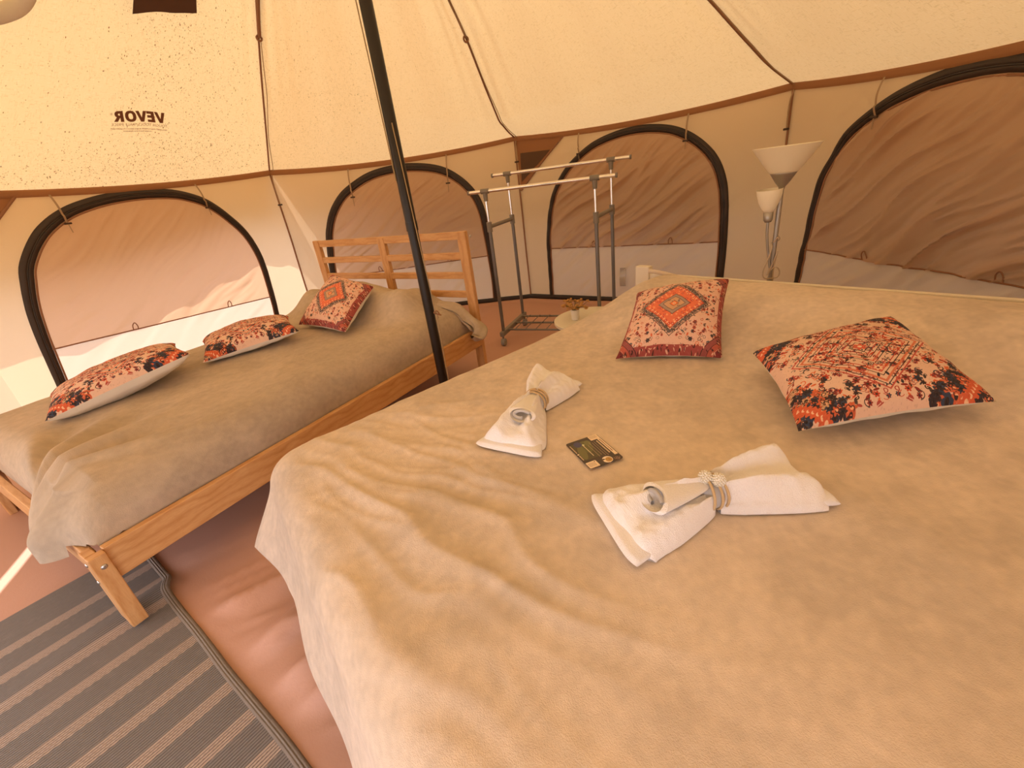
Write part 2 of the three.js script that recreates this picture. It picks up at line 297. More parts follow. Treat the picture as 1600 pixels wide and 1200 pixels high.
// the zipped doors, used as windows: zip band, cover flap over the mesh, plain lower panel
const WINDOW_LABEL = ['arched zipped canvas window with a sunlit lower edge, behind three cushions', 'arched zipped canvas window behind the slatted wooden headboard', 'arched zipped canvas window behind the clothes rack, brown and creased', 'arched zipped canvas window right of the floor lamp, brown and creased'];
for (let i = 0; i < 4; i++) {
  const a = ARCH[i], L = len(i), win = structure(`window_${i + 1}`, WINDOW_LABEL[i]), N = a.outer.length - 1;
  // padded zip cover: a band with a rounded section and a shallow groove
  const band = surf(N, 14, (u, v) => {
    const o = a.outer[Math.round(u * N)], n = a.inner[Math.round(u * N)], w = -0.06 + 1.12 * v;
    const lift = 0.004 + 0.016 * Math.sin(Math.PI * clamp(v, 0, 1)) ** 0.6 - 0.006 * Math.exp(-(((v - 0.56) / 0.08) ** 2)) + 0.002 * noise(u * 40, v * 2, i);
    return wallPoint(i, lerp(o[0], n[0], w), lerp(o[1], n[1], w), lift);
  }, (u, v) => [u * 4, v * 0.06]);
  const zb = mesh('zipper_band', band, M.zip, win);
  mesh('zipper', tube(new THREE.CatmullRomCurve3(a.inner.map(([s, y], k) => { const o = a.outer[k]; return wallPoint(i, lerp(o[0], s, 0.55), lerp(o[1], y, 0.55), 0.016); })), 0.004, 240, 6), M.zipTeeth, zb);
  const pipe = a.inner.map(([s, y], k) => { const o = a.outer[k], m = 1.16; return wallPoint(i, lerp(o[0], s, m), lerp(o[1], y, m), 0.008); });
  mesh('piping', tube(new THREE.CatmullRomCurve3(pipe), 0.0055, 240, 6), M.piping, win);
  const fold = (s, y) => { // folds of the loosely hung flap: long diagonal creases
    const p = [0.8, 1.8, 3.0, 4.0][i], ax = s * 0.80 + y * 0.60, ay = -s * 0.60 + y * 0.80, wob = 0.10 * noise(ax * 1.6, ay * 1.2, i * 4.1);
    return p * (0.012 * (ridge(ax * 0.5 + i, (ay + wob) * 5.2, i * 2.9) ** 1.6 - 0.25) + 0.009 * (ridge(ax * 0.8 + 4, (ay + wob * 1.4) * 8.5 + 2, i * 1.3) ** 1.8 - 0.2) + 0.004 * (ridge(ax * 1.6 + 7, (ay + wob) * 17, i) - 0.3) + 0.004 * fbm(s * 5, y * 5, i, 3));
  };
  const seamAt = (s) => { const [l, r] = a.side(0.47); return lerp(SEAM[i][0], SEAM[i][1], clamp((s - l) / (r - l), 0, 1)); };
  const rows = (y0of, y1, nv, off, foldK) => surf(70, nv, (u, v) => {
    const sA = a.side(0.45), s0 = lerp(sA[0], sA[1], u), yb = y0of(s0), vv = 1 - (1 - v) ** 1.25, y = lerp(yb, y1, vv), b = a.side(clamp(y, 0.001, a.top - 0.0015)), s = lerp(b[0] - 0.012, b[1] + 0.012, u);
    const e = Math.min(1, Math.sin(Math.PI * u) * 3) * Math.min(1, (1 - vv) * 7 + 0.05);
    return wallPoint(i, s, y, off + e * foldK * fold(s, y));
  }, (u, v, p) => [p.x + p.z, p.y]);
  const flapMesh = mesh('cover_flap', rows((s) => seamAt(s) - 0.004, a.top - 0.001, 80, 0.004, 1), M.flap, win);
  // plain lower panel
  mesh('lower_panel', surf(60, 24, (u, v) => {
    const sA = a.side(0.45), s0 = lerp(sA[0], sA[1], u), y = lerp(0.005, seamAt(s0), v), b = a.side(Math.max(0.001, y)), s = lerp(b[0] - 0.012, b[1] + 0.012, u), e = Math.min(1, Math.sin(Math.PI * u) * 4);
    return wallPoint(i, s, y, 0.002 + e * 0.4 * fold(s, y));
  }, (u, v, p) => [p.x + p.z, p.y]), M.lower, win);
  mesh('flap_hem', tube([...Array(24).keys()].map((k) => { const sA = a.side(0.45), s = lerp(sA[0], sA[1], k / 23); return wallPoint(i, s, seamAt(s), 0.008 + 0.4 * fold(s, seamAt(s)) * Math.min(1, Math.sin(Math.PI * k / 23) * 4)); }), 0.0045, 60, 6), M.piping, win);
  // small loops on the flap hem for rolling it up
  for (const f of [0.3, 0.75]) { const sA = a.side(0.45), s = lerp(sA[0], sA[1], f), y = seamAt(s), q = (ds, dy, o) => wallPoint(i, s + ds, y + dy, o); mesh('hem_loop', tube([q(-0.014, 0, 0.012), q(-0.012, 0.035, 0.022), q(0.004, 0.052, 0.026), q(0.016, 0.03, 0.022), q(0.018, 0, 0.012)], 0.0035, 24, 6), M.piping, flapMesh); }
}
// roll-up ties that hang from the eave, each with a dark toggle
const TIES = [[0, 0.662, 1.23, 0.677], [0, 1.581, 1.228, 1.609], [1, 0.745, 1.162, 0.729], [1, 1.666, 1.174, 1.642], [2, 0.627, 1.26, 0.624], [2, 1.478, 1.239, 1.467], [3, 0.643, 1.209, 0.639], [3, 1.45, 1.2, 1.45]];
for (const [i, s, y1, s1] of TIES) {
  const y0 = eaveY(i, s / len(i)) - 0.01, f = (t, o) => wallPoint(i, lerp(s, s1, t), lerp(y0, y1, t), o);
  const g = surf(1, 20, (u, v) => { const p = f(v, 0.012 + 0.03 * Math.sin(Math.PI * v) + (v > 0.7 ? 0.012 : 0)); const d = V(C[(i + 1) % 8][0] - C[i][0], 0, C[(i + 1) % 8][1] - C[i][1]).normalize(); return p.addScaledVector(d, (u - 0.5) * 0.012); });
  const st = mesh('tie_strap', g, M.strap, wallGroups[i]);
  const e = f(1, 0.034), d = V(C[(i + 1) % 8][0] - C[i][0], 0, C[(i + 1) % 8][1] - C[i][1]).normalize();
  mesh('toggle', rod(e.clone().addScaledVector(d, -0.02), e.clone().addScaledVector(d, 0.02), 0.006, 10), M.toggle, st);
  mesh('tie_end', tube([e, f(1.1, 0.034), f(1.3, 0.028)], 0.003, 12, 6), M.strap, st);
}
for (const [i, y] of [[1, 1.18], [2, 1.27], [3, 1.22]]) { // short ties at the corners
  const f = (yy, o, s = 0.02) => wallPoint(i, s, yy, o);
  const st = mesh('corner_tie', tube([f(1.44, 0.01), f(1.38, 0.03), f(1.3, 0.034), f(y, 0.03)], 0.0045, 30, 6), M.strap, wallGroups[i]);
  const d = V(C[(i + 1) % 8][0] - C[i][0], 0, C[(i + 1) % 8][1] - C[i][1]).normalize(), e = f(y, 0.034);
  mesh('toggle', rod(e.clone().addScaledVector(d, -0.02), e.clone().addScaledVector(d, 0.02), 0.007, 10), M.toggle, st);
}
// clear label pocket on the lower panel behind the rack
mesh('label_pocket', surf(6, 10, (u, v) => wallPoint(2, lerp(0.952, 1.006, u), lerp(0.165, 0.323, v), 0.022 + 0.006 * Math.sin(v * 5))), new THREE.MeshPhysicalMaterial({ color: lin(0.45, 0.42, 0.40), roughness: 0.12, clearcoat: 1, side: THREE.DoubleSide }), wallGroups[2]);

// ---------------------------------------------------------------- roof
const ceiling = structure('ceiling', 'pale cream canvas roof of the round tent, sewn from sloping panels');
function roofPoint(i, u, v, drop = 0) {
  const a = C[i], b = C[(i + 1) % 8], x = lerp(a[0], b[0], u), z = lerp(a[1], b[1], u);
  let h = lerp(profAt(i, v), profAt((i + 1) % 8, v), u) - SAG[i] * 4 * u * (1 - u) * (1 - v) ** 2;
  const e = Math.sin(Math.PI * u), near = Math.exp(-((Math.min(u, 1 - u) / 0.16) ** 2)) * Math.min(1, e * 8);
  h += 0.012 * fbm(u * 4 + i * 5, v * 3, i, 3) * Math.min(1, v * 6) * Math.min(1, e * 3);
  h += 0.024 * near * noise(u * 24 + i * 7, v * 2.2, i) * smooth(v, 0.08, 0.35);
  h += 0.024 * noise(u * 7 + 3 * i, v * 1.1 + 0.6 * u, i + 3) * Math.min(1, e * 2) * smooth(v, 0.03, 0.2);
  return V(lerp(x, POLE[0], v), h - drop, lerp(z, POLE[1], v));
}
function specks(ctx, w, h, n, where, size = [0.6, 2.0], a0 = 0.5) {
  for (let k = 0; k < n; k++) { const x = rnd(), y = rnd(); if (rnd() > where(x, y)) continue; const r = lerp(size[0], size[1], rnd() ** 3); ctx.fillStyle = `rgba(${70 + rnd() * 40 | 0},${42 + rnd() * 25 | 0},${14 + rnd() * 15 | 0},${(a0 * (0.35 + 0.65 * rnd())).toFixed(2)})`; ctx.beginPath(); ctx.ellipse(x * w, h - y * h, r, r * (0.5 + rnd() * 0.6), rnd() * 3, 0, 7); ctx.fill(); }
}
const ROOF_RGB = [236, 206, 148];
function roofMap(kind) {
  return canvasTexture(1536, 1536, (ctx, w, h) => {
    ctx.fillStyle = `rgb(${ROOF_RGB})`; ctx.fillRect(0, 0, w, h);
    // slubs of the cotton weave
    for (let k = 0; k < 26000; k++) { const d = rnd() < 0.5; ctx.fillStyle = d ? 'rgba(140,92,40,0.13)' : 'rgba(255,238,205,0.14)'; const l = 3 + rnd() * 14; if (rnd() < 0.55) ctx.fillRect(rnd() * w, rnd() * h, l, 1.3); else ctx.fillRect(rnd() * w, rnd() * h, 1.3, l); }
    const patch = (x, y, s, f) => f * Math.exp(-((x - s[0]) ** 2 / s[2] ** 2 + (y - s[1]) ** 2 / s[3] ** 2));
    if (kind === 0) {
      const cl = (x, y) => 0.05 + patch(x, y, [0.72, 0.3, 0.22, 0.2], 0.45) + patch(x, y, [0.62, 0.07, 0.3, 0.07], 0.9) + patch(x, y, [0.55, 0.28, 0.12, 0.12], 0.35) + patch(x, y, [0.2, 0.03, 0.25, 0.04], 0.35);
      specks(ctx, w, h, 70000, (x, y) => cl(x, y) * (0.3 + 1.4 * n32(x, y) ** 2), [0.6, 1.8], 0.42);
      specks(ctx, w, h, 26000, cl, [0.8, 3.0], 0.75);
    } else if (kind === 1) {
      const cl = (x, y) => 0.04 + patch(x, y, [0.42, 0.28, 0.10, 0.12], 0.5) + patch(x, y, [0.2, 0.15, 0.2, 0.16], 0.5) + patch(x, y, [0.1, 0.35, 0.2, 0.2], 0.3) + patch(x, y, [0.5, 0.05, 0.5, 0.05], 0.25);
      specks(ctx, w, h, 70000, (x, y) => cl(x, y) * (0.3 + 1.3 * n32(x, y) ** 2), [0.6, 2.2], 0.3);
      specks(ctx, w, h, 5000, cl, [0.6, 2.6], 0.6);
    } else specks(ctx, w, h, 900, () => 0.5, [0.5, 1.6], 0.35);
    if (kind === 0) {
      // the maker's print on the outside shows through mirrored; u runs along the eave, v up the slope
      const U0 = 0.425, U1 = 0.606, Vt = 0.186, Vb = 0.150;
      ctx.save();
      ctx.translate(((U0 + U1) / 2) * w, (1 - (Vt + Vb) / 2) * h);
      ctx.rotate(0.03);
      const W = (U1 - U0) * w * 0.96, H = (Vt - Vb) * h * 1.5;
      ctx.scale(-1, 1); // mirrored
      ctx.fillStyle = 'rgb(88,48,24)'; ctx.textAlign = 'center'; ctx.textBaseline = 'middle';
      ctx.save(); ctx.transform(1, 0, -0.38, 1, 0, 0);
      ctx.font = 'bold 60px sans-serif'; let m = ctx.measureText('VEVOR').width; ctx.save(); ctx.translate(-W * 0.02, -H * 0.26); ctx.scale(W * 0.92 / m, H * 0.46 / 46); ctx.fillText('VEVOR', 0, 0); ctx.strokeStyle = 'rgb(88,48,24)'; ctx.lineWidth = 3.2; ctx.strokeText('VEVOR', 0, 0); ctx.restore(); ctx.restore();
      ctx.font = '60px sans-serif'; const line = (text, x, y, width, height, alpha) => { ctx.save(); ctx.globalAlpha = alpha; const k = ctx.measureText(text).width; ctx.translate(x, y); ctx.scale(width / k, height / 46); ctx.fillText(text, 0, 0); ctx.restore(); };
      line('®', W * 0.52, -H * 0.36, W * 0.05, H * 0.11, 0.8);
      line('TOUGH TOOLS, HALF PRICE', 0, H * 0.09, W, H * 0.12, 0.8);
      ctx.globalAlpha = 0.55; // two lines of small print, too small to read
      for (const [y, a, b] of [[0.27, -0.5, 0.5], [0.37, -0.22, 0.28]]) for (let x = a; x < b; x += 0.012) { const k = 0.004 + rnd() * 0.006; ctx.fillRect(x * W, (y - 0.014 - 0.012 * rnd()) * H, k * W, 0.05 * H); }
      ctx.restore();
    }
  });
}
const ROOF_MAPS = [roofMap(0), roofMap(1), roofMap(2)];
const roofMats = ROOF_MAPS.map((map) => cloth(0xffffff, 0.15, { map }));
for (let i = 0; i < 8; i++) {
  mesh('roof_panel', surf(176, 90, (u, v) => roofPoint(i, u, v), (u, v) => [u, v]), roofMats[i < 2 ? i : 2], ceiling);
  // sewn seam up the corner
  if (i < 5) {
    const seam = mesh('roof_seam', tube([...Array(26).keys()].map((k) => roofPoint(i, 0, Math.min(0.98, k / 25), 0.006)), 0.0065, 120, 6), M.piping, ceiling);
    mesh('seam_cord', tube([...Array(26).keys()].map((k) => roofPoint(i, 0.012 + 0.010 * noise(k * 0.31, i), Math.min(0.98, k / 25), 0.012)), 0.0028, 120, 5), M.strap, seam);
  }
  // brown binding along the eave, hanging a little below it
  mesh('eave_trim', surf(40, 6, (u, v) => {
    const a = C[i], b = C[(i + 1) % 8], p = V(lerp(a[0], b[0], u), eaveY(i, u) + 0.012 - 0.046 * v, lerp(a[1], b[1], u));
    return p.addScaledVector(NIN[i], 0.012 + 0.010 * Math.sin(Math.PI * v) - 0.004 * Math.exp(-(((v - 0.5) / 0.12) ** 2)));
  }, (u, v, p) => [p.x + p.z, p.y]), M.trim, ceiling);
  // the roof runs on past the wall as an overhang with a wavy lower edge
  if (i === 7) continue; // folded back above the half-open door
  const dep = [0.315, 0.30, 0.34, 0.36, 0.36, 0.36, 0.36, 0.36][i];
  mesh('overhang', surf(80, 12, (u, v) => {
    const a = C[i], b = C[(i + 1) % 8], o = NIN[i], cornerOut = 1 + 0.0 * u, wave = i === 0 ? interp([[0, 0.16], [0.2, 0.19], [0.45, 0.12], [0.6, 0.06], [0.78, 0.0], [0.9, 0.04], [1, 0.22]], u) + 0.012 * Math.sin(u * 38) : 0.03 * Math.sin(u * 20) + 0.03;
    const p = V(lerp(a[0], b[0], u), eaveY(i, u) + 0.004, lerp(a[1], b[1], u)).addScaledVector(o, -(dep + 0.25 * wave) * v * cornerOut);
    // spread towards the corners so that neighbouring overhangs meet
    const d = V(b[0] - a[0], 0, b[1] - a[1]).normalize();
    p.addScaledVector(d, (u - 0.5) * 2 * 0.414 * dep * v);
    p.y -= (0.30 + wave) * v * (0.85 + 0.15 * v);
    return p;
  }, (u, v) => [u, v * 0.15]), roofMats[2], ceiling);
}
for (const [i, v] of [[1, 0.372], [2, 0.46]]) { const p = roofPoint(i, 0, v, 0.02); mesh('seam_loop', new THREE.TorusGeometry(0.016, 0.006, 8, 18).rotateY(0.6).translate(p.x, p.y, p.z), M.piping, ceiling); }
mesh('seam_cord', tube([roofPoint(2, 0.0, 0.462, 0.012), roofPoint(2, 0.012, 0.50, 0.035), roofPoint(2, 0.004, 0.56, 0.03), roofPoint(2, -0.004, 0.62, 0.03)], 0.003, 30, 6), M.strap, ceiling);
mesh('seam_cord', tube([roofPoint(1, 0.004, 0.372, 0.014), roofPoint(1, 0.004, 0.43, 0.02), roofPoint(1, 0.006, 0.5, 0.02)], 0.010, 30, 8), M.piping, ceiling);
// brown cover hanging over the roof vent, and the rolled-up cream cover of the next one
mesh('vent_flap', surf(14, 10, (u, v) => { const p = roofPoint(0, lerp(0.425, 0.676, u), lerp(0.412, 0.58, v) + 0.012 * u * (1 - v), 0.02); p.addScaledVector(V(0.5, -0.6, 0.4), 0.05 * (1 - v) ** 2); return p; }, (u, v) => [u, v]), std(lin(0.10, 0.045, 0.025), 0.85), ceiling);
mesh('rolled_cover', (() => { const a = roofPoint(0, 0.105, 0.395, 0.035), b = roofPoint(0, 0.0, 0.375, 0.045), c = roofPoint(7, 0.85, 0.40, 0.035), d = roofPoint(0, 0.112, 0.46, 0.035); return tube([d, a, b, c], 0.034, 40, 16); })(), cloth(lin(0.82, 0.74, 0.62), 0.15), ceiling);

// ---------------------------------------------------------------- floor and ground
{
  const n = 8, floorG = (() => {
    // groundsheet: a fine grid clipped to the wall line by radial mapping about the pole
    const rim = (ang) => { // distance from the pole to the wall line in that direction
      const dx = Math.cos(ang), dz = Math.sin(ang); let best = 9;
      for (let i = 0; i < n; i++) { const a = C[i], b = C[(i + 1) % 8], ex = b[0] - a[0], ez = b[1] - a[1], px = a[0] - POLE[0], pz = a[1] - POLE[1], det = dx * ez - dz * ex; if (Math.abs(det) < 1e-6) continue; const t = (px * ez - pz * ex) / det, k = (px * dz - pz * dx) / det; if (t > 0 && k >= -0.001 && k <= 1.001) best = Math.min(best, t); }
      return best;
    };
    return surf(360, 190, (u, v) => {
      const ang = u * Math.PI * 2, R = rim(ang) - 0.004, r = R * v, x = POLE[0] + Math.cos(ang) * r, z = POLE[1] + Math.sin(ang) * r;
      let y = 0.006 * fbm(x * 1.5, z * 1.5, 2) ;
      // slack folds of the sheet between the two beds, running across the gap
      const ax = x * 0.55 + z * 0.83, ac = x * 0.90 - z * 0.42; // along the gap and across it
      const offRug = 0.640 * (x + 1.575) - 0.768 * (z + 1.415); // distance from the rug's edge
      const m = Math.exp(-(((x + 0.72) / 0.5) ** 2) - (((z + 0.95) / 0.5) ** 2)) * smooth(offRug, 0.02, 0.12);
      const wob = 0.05 * noise(x * 3, z * 3) ;
      y += m * (0.040 * ridge(ac * 0.8, (ax + wob) * 5.2 + 0.7, 1.5) + 0.016 * ridge(ac * 1.1 + 3, (ax + wob) * 10.5, 4.5));
      y += 0.006 * ridge(x * 1.4 + 3, z * 2.1, 7.7) * (1 - m) * smooth(v, 0.3, 0.5);
      y = Math.max(-0.004, y);
      const edge = smooth(v, 0.965, 1); // the sheet turns up at the wall
      return V(x, y + 0.02 * edge, z);
    }, (u, v, p) => [p.x, p.z]);
  })();
  M.floor = new THREE.MeshPhysicalMaterial({ color: lin(0.56, 0.315, 0.225), roughness: 0.62, side: THREE.DoubleSide, bumpMap: rep(canvasWeave, 3), bumpScale: 0.0004 });
  const floor = mesh('floor', flip(floorG), M.floor); floor.userData.kind = 'structure'; floor.userData.label = 'reddish brown groundsheet with soft folds between the beds';
  for (let i = 0; i < 5; i++) {
    const names = ['baseboard_left', 'baseboard_back_left', 'baseboard_back_right', 'baseboard_right', 'baseboard_front_right'];
    const b = mesh(names[i], surf(40, 6, (u, v) => { const s = u * len(i); return wallPoint(i, s, 0.012 + 0.052 * v + 0.004 * noise(s * 4, i), 0.012 + 0.012 * Math.sin(Math.PI * v)); }), M.hem);
    b.userData.kind = 'structure'; b.userData.label = ['black hem strip at the foot of the sunlit wall', 'black hem strip where the wall behind the headboard meets the floor', 'black hem strip where the wall behind the rack meets the floor', 'black hem strip at the foot of the wall behind the lamp', 'black hem strip at the foot of the wall by the bed'][i];
  }
  const ground = mesh('ground', new THREE.CircleGeometry(30, 48).rotateX(-Math.PI / 2).translate(0, -0.03, 0), M.grass); ground.userData.kind = 'structure'; ground.userData.label = 'grass field outside the tent';
}

{ // dense evergreen hedge close outside the shaded side of the tent
  const N = 60, pos = (t) => { const a = lerp(-0.35, 2.0, t), r = 4.3; return [POLE[0] + Math.sin(a) * r, POLE[1] - Math.cos(a) * r]; };
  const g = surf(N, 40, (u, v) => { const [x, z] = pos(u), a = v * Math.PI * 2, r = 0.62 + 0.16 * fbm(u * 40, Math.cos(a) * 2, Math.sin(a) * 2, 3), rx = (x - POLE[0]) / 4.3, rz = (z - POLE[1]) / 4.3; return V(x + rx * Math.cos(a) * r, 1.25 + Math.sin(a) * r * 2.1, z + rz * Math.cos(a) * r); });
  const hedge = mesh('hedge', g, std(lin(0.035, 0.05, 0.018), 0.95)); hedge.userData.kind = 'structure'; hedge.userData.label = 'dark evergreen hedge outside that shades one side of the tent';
}

// ================================================================ THINGS
// single-bed axes: l from foot to head, w from the gap side to the wall side
const BED = { o: V(-1.3047, 0, -1.025), a: 0.98732 };
const bl = V(Math.cos(BED.a), 0, -Math.sin(BED.a)), bw = V(-Math.sin(BED.a), 0, -Math.cos(BED.a));
const bedP = (l, w, y) => BED.o.clone().addScaledVector(bl, l).addScaledVector(bw, w).setY(y);
{
  // built in bed axes: x = l, z = -w, turned by the bed's angle
  const bed = thing('bed_frame', 'pine bed frame with a slatted headboard, nearer the sunlit window', 'bed', BED.o.toArray(), BED.a);
  const W = 1.416, L = 2.09, put = (name, g, x, y, w) => mesh(name, g.translate(x, y, -w), M.pine, bed);
  const leg = 0.062, thick = 0.034;
  put('foot_leg', board(thick, 0.302, leg, 0.004, 0.1).translate(0, 0.151, 0), thick / 2, 0, leg / 2 - 0.02);
  put('foot_leg', board(thick, 0.302, leg, 0.004, 0.5).translate(0, 0.151, 0), thick / 2, 0, W - leg / 2 + 0.02);
  bed.children[0].geometry.dispose();
  // near foot leg is an L of two boards
  bed.children[0].geometry = merged([board(0.044, 0.283, 0.030, 0.004, 0.1).translate(0.022, 0.1615, 0.012), board(0.030, 0.270, 0.05, 0.004, 0.6).translate(0.015, 0.168, -0.028)]);
  bed.children[1].geometry = merged([board(0.068, 0.303, 0.030, 0.004, 0.3).translate(0.036, 0.1515, -W - 0.012 + 0.015), board(0.030, 0.303, 0.05, 0.004, 0.9).translate(0.015, 0.1515, -W + 0.045)]);
  for (const m of bed.children) m.position.set(0, 0, 0);
  put('side_rail', board(L - 0.064, 0.118, 0.026, 0.004, 0.2), L / 2 + 0.012, 0.247, 0.008);
  put('side_rail', board(L - 0.09, 0.118, 0.026, 0.004, 0.7), L / 2 + 0.02, 0.247, W - 0.008);
  put('foot_rail', board(0.026, 0.10, W - 0.07, 0.004, 0.4), 0.022, 0.244, W / 2);
  // headboard: two posts, centre post, four slats
  const hp = 0.062;
  put('headboard_post', board(0.032, 0.90, hp, 0.004, 0.15).translate(0, 0.45, 0), L, 0, hp / 2 - 0.002);
  put('headboard_post', board(0.032, 0.90, hp, 0.004, 0.55).translate(0, 0.45, 0), L, 0, W - hp / 2 + 0.002);
  put('centre_post', board(0.030, 0.62, 0.062, 0.004, 0.35), L, 0.58, W / 2);
  for (const [y, h, k] of [[0.876, 0.046, 0.05], [0.757, 0.042, 0.3], [0.638, 0.042, 0.6], [0.519, 0.042, 0.8], [0.30, 0.06, 0.9]]) {
    const half = (W - 0.06 * 3) / 2;
    if (y > 0.85 || y < 0.4) put('slat', board(0.024, h, W - 0.118, 0.004, k), L + 0.001, y, W / 2);
    else for (const c of [0.06 + half / 2, W - 0.06 - half / 2]) put('slat', board(0.022, h, half + 0.008, 0.004, k + c), L - 0.001, y, c);
  }
  const bolt = (x, y, w) => mesh('bolt', new THREE.SphereGeometry(0.0085, 14, 8, 0, 6.3, 0, 1.57).scale(1, 0.5, 1).rotateX(Math.PI / 2).translate(x, y, -w), M.steel, bed);
  bolt(0.024, 0.262, -0.0275); bolt(L - 0.004, 0.87, -0.032);
  for (const y of [0.27, 0.20]) mesh('bolt', new THREE.SphereGeometry(0.0075, 12, 8, 0, 6.3, 0, 1.57).scale(1, 0.5, 1).rotateZ(Math.PI / 2).translate(-0.0005, y, -0.02), M.steel, bed);
  // slatted base that carries the mattress
  for (let k = 0; k < 12; k++) put('base_slat', board(0.07, 0.018, W - 0.06, 0.003, k * 0.13), 0.12 + k * 0.168, 0.268, W / 2);
}
// mattress under its blanket: a cloth laid over a rounded slab
function slabPath(x0, x1, r, top, bottom) { // arc-length-like path over the slab: t in 0..1 -> [x, y]
  const flat = x1 - x0 - 2 * r, drop = top - bottom - r, arc = r * Math.PI / 2, P = 2 * drop + 2 * arc + flat;
  return (t) => {
    let d = clamp(t, 0, 1) * P;
    if (d < drop) return [x0, bottom + d]; d -= drop;
    if (d < arc) { const a = d / r; return [x0 + r - r * Math.cos(a), top - r + r * Math.sin(a)]; } d -= arc;
    if (d < flat) return [x0 + r + d, top]; d -= flat;
    if (d < arc) { const a = d / r; return [x1 - r + r * Math.sin(a), top - r + r * Math.cos(a)]; } d -= arc;
    return [x1, top - r - d];
  };
}
{
  const top = 0.475, lp = slabPath(0.045, 2.055, 0.10, top, 0.30), wp = slabPath(0.03, 1.386, 0.13, top, 0.30);
  const wpOut = (t) => { const q = wp(t); return q; };
  const P = (u, v) => {
    const [l0, yl] = lp(u), [w0, yw] = wpOut(v);
    let l = l0, w = w0, y = Math.max(0.285, yl + yw - top);
    const onTop = smooth(y, 0.36, 0.47);
    // pillows lying under the blanket against the headboard
    y += 0.15 * smooth(l, 1.52, 1.80) * (1 - 0.55 * smooth(l, 1.9, 2.06)) * smooth(w, 0.10, 0.36) * (1 - smooth(w, 1.15, 1.36)) * (1 + 0.5 * noise(l * 4, w * 3)) * onTop;
    // sag of the mattress and slack creases
    y += (0.012 * fbm(l * 2.2, w * 2.4, 3) + 0.010 * (ridge(l * 1.4 + w * 2.2, w * 1.2 - l * 0.6, 9.3) - 0.3) * smooth(w, 0.0, 0.4)) * onTop;
    const foot = Math.exp(-(((w - 0.30) / 0.20) ** 2)), side = smooth(l, 0.62, 0.05);
    // the loose corner pulled out over the foot rail, with pleats that fan up from it
    const g = Math.hypot(l - 0.0, w - 0.36), ang = Math.atan2(w - 0.36, l - 0.0);
    y += 0.022 * Math.sin(ang * 11 + 0.8) * Math.exp(-(((g - 0.22) / 0.24) ** 2)) * onTop * smooth(ang, -0.9, -0.2);
    if (u < 0.09) {
      const k = 1 - u / 0.09, out = Math.exp(-(((w - 0.26) / 0.14) ** 2));
      const pl = lerp(0.06, -0.062, smooth(k, 0, 0.75)) - 0.012 * Math.sin(w * 38), py = lerp(0.44, 0.235, k ** 1.2) + 0.012 * Math.sin(w * 30 + 1);
      l = lerp(l, pl, out); y = lerp(y, py, out);
      if (l < 0.046 && l > -0.006) y = Math.max(y, w < 0.07 ? 0.309 : 0.300);
    }
    // the side towards the gap bulges over the rail a little
    return bedP(l, w - 0.006 * noise(l * 5, y * 9) * (1 - onTop), y);
  };
  const g = surf(260, 200, P, (u, v) => [lp(u)[0] + (lp(u)[1] - top), wp(v)[0] + (wp(v)[1] - top)]);
  const bl1 = mesh('blanket', g, M.blanketB);
  tag(bl1, 'brown fleece blanket over the mattress of the pine bed, under three cushions', 'blanket');
  bl1.position.set(0, 0, 0);
  // bunched end of the blanket beside the headboard post
  const q = [[1.86, 0.34, 0.555], [1.93, 0.20, 0.50], [1.985, 0.085, 0.45], [2.0, 0.02, 0.392], [1.985, -0.06, 0.335], [1.95, -0.072, 0.285], [1.90, -0.066, 0.31]].map(([l, w, y]) => bedP(l, w, y));
  const qc = new THREE.CatmullRomCurve3(q);
  const roll = surf(80, 24, (u, v) => {
    const c = qc, p = c.getPoint(u), t = c.getTangent(u), up = V(0, 1, 0), b = V().crossVectors(t, up).normalize(), nn = V().crossVectors(b, t), a = v * Math.PI * 2;
    const r = (0.034 + 0.012 * noise(u * 6, v * 3)) * Math.sin(Math.PI * clamp(u, 0.04, 0.985)) ** 0.35 * (1 + 0.25 * Math.sin(a * 3 + u * 6));
    return p.addScaledVector(b, Math.cos(a) * r * 1.35).addScaledVector(nn, Math.sin(a) * r * 0.75);
  }, (u, v) => [u * 0.5, v * 0.2]);
  mesh('bunched_end', roll, M.blanketB, bl1);
}

